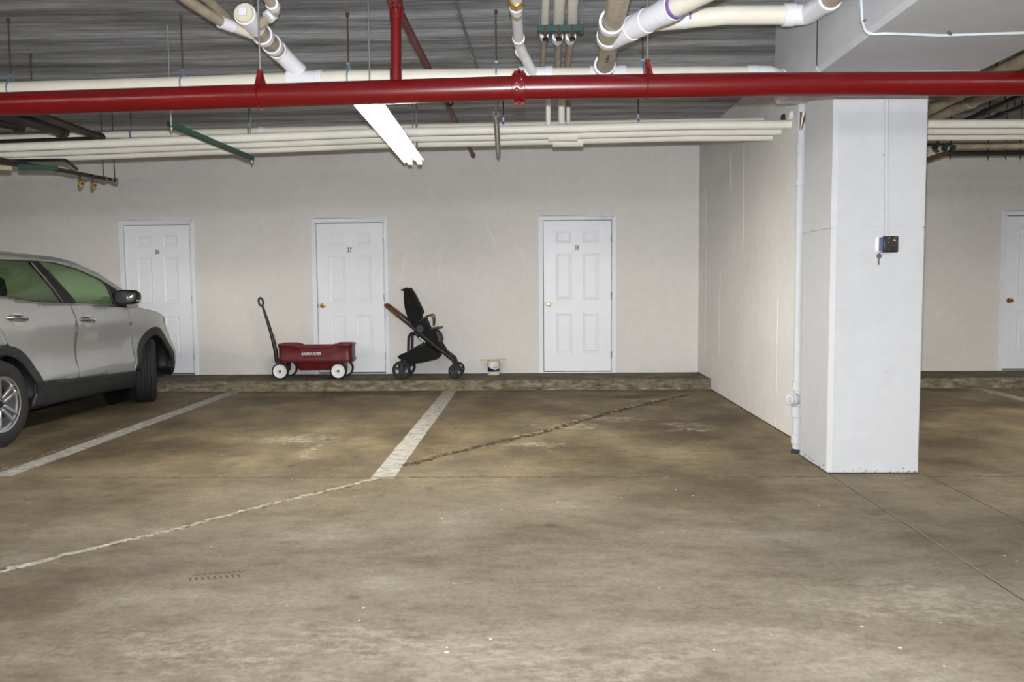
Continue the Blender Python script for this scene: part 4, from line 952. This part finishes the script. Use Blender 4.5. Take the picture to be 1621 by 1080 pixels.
MB().grid([tail_row(z, x) for z, x in zip(ZR[1:5], XRr[1:5])]).build('tailgate', 'paint', car, solid=.01, angle=60); MB().grid([tail_row(z, x) for z, x in zip(ZR[:2], XRr[:2])]).build('rear_bumper', 'clad', car, solid=.01)
MB().grid([tail_row(z, x) for z, x in zip(ZR[4:], XRr[4:])]).build('rear_glass', 'glass_d', car, solid=.004)
side_panel('tail_lamp', [(-.82, .92), (-.62, .96), (-.60, 1.08), (-.82, 1.12)], 'lamp_r', .008, .01)
# inner shell, floor pan, cabin
q = MB()
for s in (-1, 1):
    pass
side_panel('inner_shell', [(-.75, .5), (-.5, .5)]+arc(0, .37, .52, 165, 14, 16)+[(.55, .40), (2.10, .36)]+arc(2.70, .37, .53, 176, 8, 18)+[(3.28, .45), (3.28, .80), (2.79, 1.0), (2.2, 1.08), (1.0, 1.13), (.3, 1.17), (-.75, 1.2)], 'black', -.05, .01)
MB().box((-.85, -.72, .22), (3.35, .72, .34)).build('floor_pan', 'clad', car); MB().box((2.25, -.62, .34), (3.2, .62, .90)).build('engine_bay', 'black', car)
for cx in (0, 2.70):
    for s in (-1, 1):
        MB().grid([[(x, s*y, z) for x, z in arc(cx, .37, .47, -8, 188, 20)] for y in (.55, .90 if cx == 0 else .88)]).build('wheel_liner', 'black', car, solid=.01)
        MB().cyl((cx, s*.50, .37), (cx, s*.56, .37), .46, seg=24).build('wheel_housing', 'black', car)
MB().box((1.75, -.74, .80), (2.25, .74, 1.08)).build('dashboard', 'seat', car, bevel=.05)
q = MB(); q.tube([(1.66+.06*math.sin(a)*.5, .36+.18*math.cos(a), 1.02+.17*math.sin(a)) for a in [2*PI*k/20 for k in range(21)]], .014, 8); q.build('steering_wheel', 'black', car)
def seat(x, y, w):
    MB().box((x, y-w/2, .45), (x+.52, y+w/2, .66)).build('seat_cushion', 'seat', car, bevel=.05)
    q = MB(); q.prism([(x+.02, .62), (x+.16, .62), (x+.00, 1.20), (x-.10, 1.20)], y-w/2, y+w/2); q.build('seat_back', 'seat', car, bevel=.04)
for y in (-.38, .38):
    seat(.75, y, .5); q = MB(); q.prism([(.63, 1.26), (.76, 1.25), (.72, 1.45), (.60, 1.45)], y-.14, y+.14); hr = q.build('headrest', 'seat', car, bevel=.05)
    MB().cyl((.69, y-.05, 1.18), (.68, y-.05, 1.30), .006).cyl((.69, y+.05, 1.18), (.68, y+.05, 1.30), .006).build('headrest_post', 'chrome', hr)
seat(-.15, 0, 1.25)
for y in (-.42, .42): q = MB(); q.prism([(-.27, 1.24), (-.16, 1.24), (-.18, 1.38), (-.28, 1.38)], y-.13, y+.13); q.build('headrest', 'seat', car, bevel=.04)
# mirrors and handles
for s in (-1, 1):
    q = MB(); rows = []
    for xx, sc in ((1.83, .80), (1.86, 1.0), (1.93, .98), (1.99, .80), (2.03, .45)):
        rows.append([(xx+.02*math.cos(a), s*(1.035+.115*sc*math.copysign(abs(math.cos(a))**.6, math.cos(a))), 1.235+.078*sc*math.copysign(abs(math.sin(a))**.6, math.sin(a))) for a in [2*PI*k/20 for k in range(20)]])
    q.grid(rows, True); q.f.append(tuple(range(20))); q.f.append(tuple(range(80, 100))[::-1]); mh = q.build('mirror_housing', 'black', car, angle=50)
    MB().bar((1.90, s*.885, 1.175), (1.92, s*.97, 1.195), .09, .04).build('mirror_arm', 'black', car, bevel=.008)
    MB().add([(1.838, s*(1.035+.085*math.copysign(abs(math.cos(a))**.6, math.cos(a))), 1.235+.058*math.copysign(abs(math.sin(a))**.6, math.sin(a))) for a in [2*PI*k/20 for k in range(20)]], [tuple(range(20))]).build('mirror_glass', 'mirror', mh, solid=.004)
    MB().tube([(1.87, s*1.148, 1.20), (1.92, s*1.154, 1.20), (1.98, s*1.13, 1.21)], .007, 6).build('mirror_indicator', 'lamp_w', mh)
    for hx, hz in ((.10, 1.085), (1.18, 1.025)):
        ys = lambda x, z, o: s*(yw(x, z)+o)
        MB().tube([(hx-.05, ys(hx, hz, .004), hz+.010), (hx, ys(hx, hz, .028), hz+.010), (hx+.10, ys(hx, hz, .036), hz+.002), (hx+.18, ys(hx+.2, hz, .030), hz-.010), (hx+.24, ys(hx+.2, hz, .004), hz-.020)], [.012, .021, .023, .021, .012], 10).build('door_handle', 'chrome', (rdoors if hx < 1 else fdoors)[s > 0])
        q = MB(); q.lathe([(0, 0), (.055, .001), (.062, .006)], (hx+.10, 0, hz-.012), 'y', 18)
        for v in q.v: v.x = hx+.10+(v.x-hx-.10)*1.5; v.y = ys(v.x, v.z, .0035)
        q.build('handle_recess', 'alu', (rdoors if hx < 1 else fdoors)[s > 0])
# wheels
def wheel(x, s, steer=0):
    root = bpy.data.objects.new('wheel', None); COL.objects.link(root); root.parent = car
    root.location = (x, s*.80, .37); root.rotation_euler = (0, 0, steer)
    W = .118
    q = MB(); R = .37
    prof = [(.225, -W*.80), (.25, -W*.95), (.30, -W), (.345, -W*.90), (.362, -W*.76), (R, -W*.55)]
    for k in range(5): y = -W*.55+k*(W*1.1/4); prof += [(R, y)] if k == 0 else [(R-.010, y-W*.2), (R-.010, y-W*.17), (R, y-W*.15), (R, y)]
    prof += [(.362, W*.76), (.345, W*.90), (.30, W), (.25, W*.95), (.225, W*.80)]
    q.lathe(prof, (0, 0, 0), 'y', 48); q.build('tyre', 'tyre', root, angle=30)
    q = MB(); tz = .0
    for k in range(60):   # shoulder tread blocks
        a = 2*PI*k/60
        for sy in (-1, 1): q.bar((.351*math.cos(a), sy*W*.84, .351*math.sin(a)), (.3635*math.cos(a+.03), sy*W*.50, .3635*math.sin(a+.03)), .012, .014, (math.cos(a), 0, math.sin(a)))
    q.build('tread_blocks', 'tyre', root, smooth=False)['kind'] = 'stuff'
    o_ = s*W
    q = MB(); q.lathe([(.222, -W*.8), (.205, -W*.7), (.195, 0), (.205, W*.7), (.232, W*.8), (.236, W*.92), (.222, W*.88)] if s > 0 else [(.222, W*.8), (.205, W*.7), (.195, 0), (.205, -W*.7), (.232, -W*.8), (.236, -W*.92), (.222, -W*.88)], (0, 0, 0), 'y', 40); q.build('rim_barrel', 'rim', root)
    MB().lathe([(0, s*W*.1), (.195, s*W*.1)], (0, 0, 0), 'y', 32).build('brake_disc', 'rim_dk', root, solid=.01)
    for k in range(5):
        a = 2*PI*k/5+PI/2+.25
        for da in (-.17, .17):
            q = MB(); p0 = Vector((.05*math.cos(a+da*2.2), s*W*.62, .05*math.sin(a+da*2.2))); p1 = Vector((.215*math.cos(a+da), s*W*.80, .215*math.sin(a+da)))
            q.bar(p0, p1, .030, .030, (0, 1, 0)); q.build('spoke', 'rim', root, bevel=.006)
    MB().cyl((0, s*W*.35, 0), (0, s*W*.72, 0), .062, .045, 20).build('hub', 'rim', root, bevel=.004); MB().cyl((0, s*W*.70, 0), (0, s*W*.76, 0), .032, .028, 20).build('hub_cap', 'rim_dk', root)
    for k in range(5): a = 2*PI*k/5+PI/2+.25+PI/5; MB().cyl((.046*math.cos(a), s*W*.4, .046*math.sin(a)), (.046*math.cos(a), s*W*.74, .046*math.sin(a)), .009, seg=6).build('wheel_nut', 'rim_dk', root)
ST = math.radians(25)
wheel(0, -1); wheel(0, 1); wheel(2.70, -1, ST); wheel(2.70, 1, ST)

# ------------------------------------------------------------------ red wagon
YN, YFAR = -.60, -.21; YM = (YN+YFAR)/2
def wp(px, py, Y=YN): return at(px, py, Y=Y)
wg = thing('toy_wagon', 'dark red plastic pull wagon with white wheels in front of door 37', 'wagon', (wp(490, 560).x, YM, CH))
xL, xR = wp(436, 560).x, wp(556, 560).x; L_ = xR-xL; wz = lambda py: wp(490, py).z
zT, zTm, zB, zB2, zTub = wz(545), wz(548.5), wz(570), wz(575), wz(587)
Y0, Y1 = YN+.035, YFAR-.035
def rrect(x0, x1, y0, y1, r, n=6):
    P = []
    for cx, cy, a0 in ((x1-r, y1-r, 0), (x0+r, y1-r, 90), (x0+r, y0+r, 180), (x1-r, y0+r, 270)):
        for k in range(n+1): a = math.radians(a0+90*k/n); P.append((cx+r*math.cos(a), cy+r*math.sin(a)))
    # densify long edges
    out = []
    for i, p in enumerate(P):
        qn = P[(i+1) % len(P)]; d = math.hypot(qn[0]-p[0], qn[1]-p[1]); m_ = max(1, int(d/.035))
        for k in range(m_): out.append((p[0]+(qn[0]-p[0])*k/m_, p[1]+(qn[1]-p[1])*k/m_))
    return out
def top_z(x):
    u = (x-xL)/L_
    if u < .24: return zT-.006*(u > .2)
    if u < .28: return zT+(zTm-zT)*(u-.24)/.04
    if u < .72: return zTm
    if u < .76: return zTm+(zT-zTm)*(u-.72)/.04
    return zT
base = rrect(xL, xR, Y0, Y1, .07)
def ringz(ins, zf): 
    cx, cy = (xL+xR)/2, (Y0+Y1)/2; kx, ky = (L_-2*ins)/L_, ((Y1-Y0)-2*ins)/(Y1-Y0)
    return [(cx+(x-cx)*kx, cy+(y-cy)*ky, zf(cx+(x-cx)*kx)) for x, y in base]
q = MB(); q.grid([ringz(.035, lambda x: zB2), ringz(.010, lambda x: zB2+.006), ringz(.0, lambda x: zB), ringz(.012, lambda x: zB+.03), ringz(.012, lambda x: top_z(x)-.05), ringz(.004, lambda x: top_z(x)-.03), ringz(0, lambda x: top_z(x)-.012),
        ringz(.006, lambda x: top_z(x)), ringz(.03, lambda x: top_z(x)), ringz(.036, lambda x: top_z(x)-.012), ringz(.05, lambda x: zB2+.02)], True)
n = len(base); q.f.append(tuple(range(n))); q.f.append(tuple(range(10*n, 11*n))[::-1])
q.build('body', 'wagon', wg, angle=50)
# deep foot-well tub
tx0, tx1 = wp(466, 580).x, wp(538, 580).x
q = MB(); r0 = rrect(tx0-.02, tx1+.05, Y0+.03, Y1-.03, .03); r1 = rrect(tx0+.02, tx1-.05, Y0+.05, Y1-.05, .03)
m_ = min(len(r0), len(r1))
def resamp(P, k):
    Ls = [0]; 
    for i in range(len(P)): a, b = P[i], P[(i+1) % len(P)]; Ls.append(Ls[-1]+math.hypot(b[0]-a[0], b[1]-a[1]))
    out = []
    for j_ in range(k):
        s_ = Ls[-1]*j_/k; i = max(t for t in range(len(P)) if Ls[t] <= s_); a, b = P[i], P[(i+1) % len(P)]; t = (s_-Ls[i])/max(1e-9, Ls[i+1]-Ls[i]); out.append((a[0]+(b[0]-a[0])*t, a[1]+(b[1]-a[1])*t))
    return out
r0, r1 = resamp(r0, 60), resamp(r1, 60); q.grid([[(x, y, zB2+.01) for x, y in r0], [(x, y, zTub+.012) for x, y in r1], [((x-(tx0+tx1)/2)*.97+(tx0+tx1)/2, (y-YM)*.95+YM, zTub) for x, y in r1]], True); q.f.append(tuple(range(120, 180))); q.build('tub', 'wagon', wg, angle=50)
# moulded side panel with slanted ends, and lettering
pz0, pz1 = wz(566.5), wz(552)
q = MB(); yy = Y0+.006
q.prism([(wp(456, 0).x+.0, pz1+.012), (wp(466, 0).x, pz0), (wp(509, 0).x, pz0), (wp(523, 0).x, pz1+.012)], yy, yy+.012); spn = host(q.build('side_panel', 'wagon', wg, bevel=.003))
text('lettering', 'RADIO FLYER', .046, (wp(491, 560).x, yy-.0010, wz(561)), 'white', spn, shear=.25, bold=.0012, sx=.92)
def wagon_wheel(px, py, Y, s):
    c = wp(px, py, YN); c = Vector((c.x, Y, CH+.109)); R = .109
    wr = MB(); wr.lathe([(.088, -.026), (.100, -.027), (.107, -.020), (.109, 0), (.107, .020), (.100, .027), (.088, .026)], c, 'y', 36); wh = host(wr.build('wheel', 'tyre', wg))
    o = MB(); o.lathe([(0, s*.022), (.02, s*.022), (.03, s*.017), (.07, s*.014), (.084, s*.022), (.093, s*.024), (.093, 0), (.093, -s*.02), (0, -s*.016)], c, 'y', 36).build('wheel_disc', 'white', wh)
    MB().lathe([(0, s*.034), (.012, s*.032), (.017, s*.024), (.018, s*.018)], c, 'y', 18).build('hub_cap', 'wagon', wh)
    return c
axf = [wagon_wheel(444, 586, YN, -1), wagon_wheel(444, 586, YFAR, 1)]; axr = [wagon_wheel(536, 586, YN, -1), wagon_wheel(536, 586, YFAR, 1)]
for ax in (axf, axr): MB().cyl(ax[0]+Vector((0, .02, 0)), ax[1]-Vector((0, .02, 0)), .009).build('axle', 'steel', wg); c = (ax[0]+ax[1])/2; MB().box((c.x-.05, YM-.11, c.z-.02), (c.x+.05, YM+.11, zB2+.01)).build('axle_mount', 'wagon', wg, bevel=.01)
# handle
h0, h1, h2 = wp(438, 574, YM), wp(436.5, 556, YM), wp(415.5, 484, YM); h3 = wp(412, 473, YM)
MB().tube([Vector((axf[0].x, YM, axf[0].z+.02)), h0, h1], .013, 8).build('handle_yoke', 'black', wg)
q = MB(); q.tube([h0, h1, wp(430, 530, YM), wp(423, 507, YM), h2], [.024, .028, .023, .020, .014], 10); q.build('handle', 'black', wg)
q = MB(); g0 = wp(413, 478, YM); q.tube([(g0.x+.030*math.cos(a)*(1)-.020*math.sin(a)*.3, YM, g0.z+.052*math.sin(a)) for a in [2*PI*k/20-PI/2 for k in range(21)]], .014, 8); q.build('grip', 'black', wg)
MB().bar(wp(434.5, 530, YM-.02), wp(438, 547, YM-.02), .004, .012, (1, 0, 0)).build('handle_sticker', 'pink', wg)

# ------------------------------------------------------------------ stroller
SN, SF = -.62, -.20; SM = (SN+SF)/2
def sp_(px, py, Y=None):     # seat parts lie on the centre plane; frame parts keep the near side's outline on both sides
    p = at(px, py, Y=SM if Y is None else SN+.05)
    if Y is not None: p.y = Y
    return p
sr = thing('stroller', 'black pushchair with brown leather handle standing right of door 37', 'stroller', (sp_(670, 580).x, SM, CH))
def swheel(px, py, Y, R, W, name, spoked):
    c = sp_(px, py, Y); c.z = CH+R
    wh = MB().lathe([(R*.74, -W/2), (R*.9, -W/2*1.05), (R, -W/2*.6), (R, W/2*.6), (R*.9, W/2*1.05), (R*.74, W/2)], c, 'y', 32).build(name, 'tyre', sr); host(wh)
    MB().ring(c-Vector((0, W*.40, 0)), c+Vector((0, W*.40, 0)), R*.80, R*.70, 32).build('wheel_rim', 'black', wh)
    MB().cyl(c-Vector((0, W*.55, 0)), c+Vector((0, W*.55, 0)), R*.22, seg=16).build('wheel_hub', 'black', wh)
    for k in range(5 if spoked else 6):
        a = 2*PI*k/(5 if spoked else 6)+.3; MB().bar(c+Vector((R*.15*math.cos(a), 0, R*.15*math.sin(a))), c+Vector((R*.78*math.cos(a), 0, R*.78*math.sin(a))), R*.26, W*.5, (0, 1, 0)).build('spoke', 'black', wh)
    return c
rw = [swheel(636.5, 584, SN, .118, .05, 'rear_wheel', True), swheel(637, 584, SF, .118, .05, 'rear_wheel', True)]
fw = [swheel(721, 586, SN+.05, .093, .042, 'front_wheel', False), swheel(721, 586, SF-.05, .093, .042, 'front_wheel', False)]
MB().cyl(rw[0], rw[1], .012).build('rear_axle', 'black', sr)
for i, Y in enumerate((SN+.055, SF-.055)):
    MB().tube([sp_(631, 501, Y), sp_(655, 520, Y), sp_(690, 549, Y), sp_(708, 563, Y)], [.018, .019, .020, .021], 10).build('frame_rail', 'black', sr)
    Yf = Y
    MB().tube(fillet([sp_(708, 563, Y), sp_(717, 570, Y), sp_(720, 580, Y), Vector((fw[i].x, fw[i].y, fw[i].z))], .05), [.022]*3+[.020]*(len(fillet([sp_(708, 563, Y), sp_(717, 570, Y), sp_(720, 580, Y), Vector((fw[i].x, fw[i].y, fw[i].z))], .05))-3), 10).build('front_fork', 'black', sr)
    MB().tube(fillet([sp_(662, 531, Y), sp_(652, 526, Y), sp_(647, 534, Y), sp_(646, 572, Y), Vector((rw[i].x+.03, Y, rw[i].z+.02)), Vector((rw[i].x, rw[i].y, rw[i].z))], .04), .019, 10).build('rear_leg', 'black', sr)
    MB().tube([sp_(648, 556, Y), sp_(675, 541, Y)], .011, 8).build('cross_strut', 'black', sr)
    MB().bar(sp_(663.5, 534.5, Y-.017*(1 if i == 0 else -1)), sp_(673, 541.5, Y-.017*(1 if i == 0 else -1)), .003, .012, (0, 0, 1)).build('badge', 'white', sr)
# handle loop wrapped in leather
hl = fillet([sp_(631, 501, SN+.055), sp_(611, 485.5, SN+.055)+Vector((0, .02, 0)), sp_(608.5, 484, SN+.12), sp_(608.5, 484, SF-.12), sp_(611, 485.5, SF-.055)+Vector((0, -.02, 0)), sp_(631, 501, SF-.055)], .06)
MB().tube(hl, .020, 10).build('handlebar', 'leather', sr)
MB().tube([p+Vector((0, 0, .004)) for p in hl[9:-9]], .0215, 10).build('handle_pad', 'black', sr)
# seat shell, canopy, basket, footrest
def soft(name, poly, w, mt, bev=.03, Y=SM, sub=0):
    q = MB(); q.prism([(sp_(x, y).x, sp_(x, y).z) for x, y in poly], Y-w/2, Y+w/2); return q.build(name, mt, sr, bevel=bev, angle=80)
can = MB(); rows = []
for (ax_, ay), (bx_, by), wd in (((640.5, 461), (650.5, 455.5), .30), ((640.5, 474), (657, 465), .33), ((642, 488), (664.5, 480), .35), ((646, 501), (671, 494), .35), ((652, 512), (667.5, 500), .33), ((656, 520), (674, 512), .31)):
    a, b = sp_(ax_, ay), sp_(bx_, by); c = (a+b)/2; hx = (b-a)/2
    rows.append([c+hx*math.copysign(abs(math.cos(t))**.55, math.cos(t))+Vector((0, wd/2*math.copysign(abs(math.sin(t))**.55, math.sin(t)), 0)) for t in [2*PI*k/24 for k in range(24)]])
can.grid(rows, True); can.f.append(tuple(range(24))); can.f.append(tuple(range(120, 144))[::-1]); can.build('canopy', 'fabric', sr, angle=70)
for k in range(3): p = sp_(640+k*1.5, 460-k*.6); MB().bar(p+Vector((0, -.12+.1*k, 0)), p+Vector((-.016, -.10+.1*k, .012+.006*k)), .03, .012).build('canopy_fold', 'fabric', sr)
soft('seat', [(652, 512), (674, 503), (681, 520), (692, 522), (697, 540), (705, 552), (706, 557), (696, 553), (680, 546), (664, 534)], .33, 'fabric', .02)
soft('leg_rest', [(691, 522), (697, 527), (700.5, 536), (700, 541), (696, 542), (692, 534)], .30, 'fabric2', .015)
for Y in (SN+.06, SF-.06):
    c = sp_(665, 520.5, Y); MB().cyl(c-Vector((0, .018, 0)), c+Vector((0, .018, 0)), .052, seg=20).build('seat_hinge', 'black', sr, bevel=.006)
    c = sp_(667.5, 509, Y); MB().cyl(c-Vector((0, .014, 0)), c+Vector((0, .014, 0)), .030, seg=16).build('canopy_hinge', 'black', sr, bevel=.004)
bb = fillet([sp_(667, 507, SN+.07), sp_(676, 500, SN+.07), sp_(682.5, 499, SN+.09), sp_(685, 507, SN+.13), sp_(684.5, 516, SN+.16), sp_(684.5, 516, SF-.16), sp_(685, 507, SF-.13), sp_(682.5, 499, SF-.09), sp_(676, 500, SF-.07), sp_(667, 507, SF-.07)], .03)
MB().tube(bb, .010, 10).build('bumper_bar', 'leather', sr)
MB().bar(sp_(682, 520.5), sp_(699.5, 518.5), .30, .022).build('footrest', 'black', sr, bevel=.006)
soft('basket', [(632, 562), (645, 558), (668, 547), (676, 543), (696, 560), (698, 565), (690, 568), (672, 572), (655, 574), (645, 570), (634, 566)], .36, 'fabric', .02)
MB().cyl(sp_(652, 527, SN+.055), sp_(652, 527, SF-.055), .010).build('cross_bar', 'black', sr); MB().cyl(sp_(711, 565, SN+.055), sp_(711, 565, SF-.055), .012).build('cross_bar', 'black', sr)
for i in (0, 1): MB().cyl(fw[i]+Vector((0, -.03, 0)), fw[i]+Vector((0, .03, 0)), .010).build('front_axle', 'black', sr)

# ------------------------------------------------------------------ paint can with a wooden stirring board on top
cx, cy = at(781.5, 593, Y=-.15).x, -.15; cr_, chh = .083, .192
pc = thing('paint_can', 'white and navy labelled paint can on the curb against the wall', 'paint can', (cx, cy, CH))
MB().lathe([(0, 0), (cr_-.004, 0), (cr_, .003), (cr_, .010), (cr_-.003, .013), (cr_-.003, chh-.016), (cr_, chh-.013), (cr_+.001, chh-.004), (cr_-.004, chh), (cr_-.010, chh-.004), (cr_-.014, chh-.010), (0, chh-.010)], (cx, cy, CH), 'z', 40).build('can', 'cream', pc)
MB().lathe([(cr_-.0025, .040), (cr_-.0020, .041), (cr_-.0020, chh-.024), (cr_-.0025, chh-.023)], (cx, cy, CH), 'z', 40).build('wrap_label', 'label', pc)
MB().lathe([(0, chh-.008), (cr_-.014, chh-.008), (cr_-.013, chh-.004), (cr_-.005, chh-.001)], (cx, cy, CH), 'z', 32).build('lid', 'alu', pc)
def on_can(u, z): a = u/cr_-PI/2; return Vector((cx+(cr_-.0015)*math.cos(a), cy+(cr_-.0015)*math.sin(a), CH+z))
q = MB()
for k, (u, w_) in enumerate([(-.005+.009*i, .0065) for i in range(6)]): q.add([on_can(u, .098), on_can(u+w_, .098), on_can(u+w_, .110), on_can(u, .110)], [(0, 1, 2, 3)])
q.build('label_print', 'navy', pc, smooth=False)
q = MB()
for u, w_ in ((-.006, .008), (.006, .003), (.034, .012)): q.add([on_can(u, .122), on_can(u+w_, .122), on_can(u+w_, .127), on_can(u, .127)], [(0, 1, 2, 3)])
q.build('label_print', 'ink', pc, smooth=False)
MB().add([on_can(.012, .122), on_can(.030, .122), on_can(.021, .146)], [(0, 1, 2)]).build('label_emblem', 'pink', pc, smooth=False)
for s_ in (-1, 1): MB().cyl((cx+s_*(cr_-.004), cy, CH+.145), (cx+s_*(cr_+.006), cy, CH+.145), .013, .009, 12).build('bail_ear', 'black', pc)
MB().tube([(cx+(cr_+.006)*math.cos(a), cy-.07*math.sin(a)-.010*math.sin(a), CH+.145-.06*math.sin(a)) for a in [PI*k/18 for k in range(19)]], .0018, 6).build('bail_wire', 'steel', pc)
bo = thing('stir_board', 'thin raw wooden board lying across the paint can lid', 'board', (cx, cy, CH+chh))
MB().bar((at(760, 570, Y=cy).x, cy-.01, CH+chh+.0035), (at(801.5, 569, Y=cy).x, cy+.02, CH+chh+.011), .06, .007).build('board', 'wood', bo, bevel=.001)
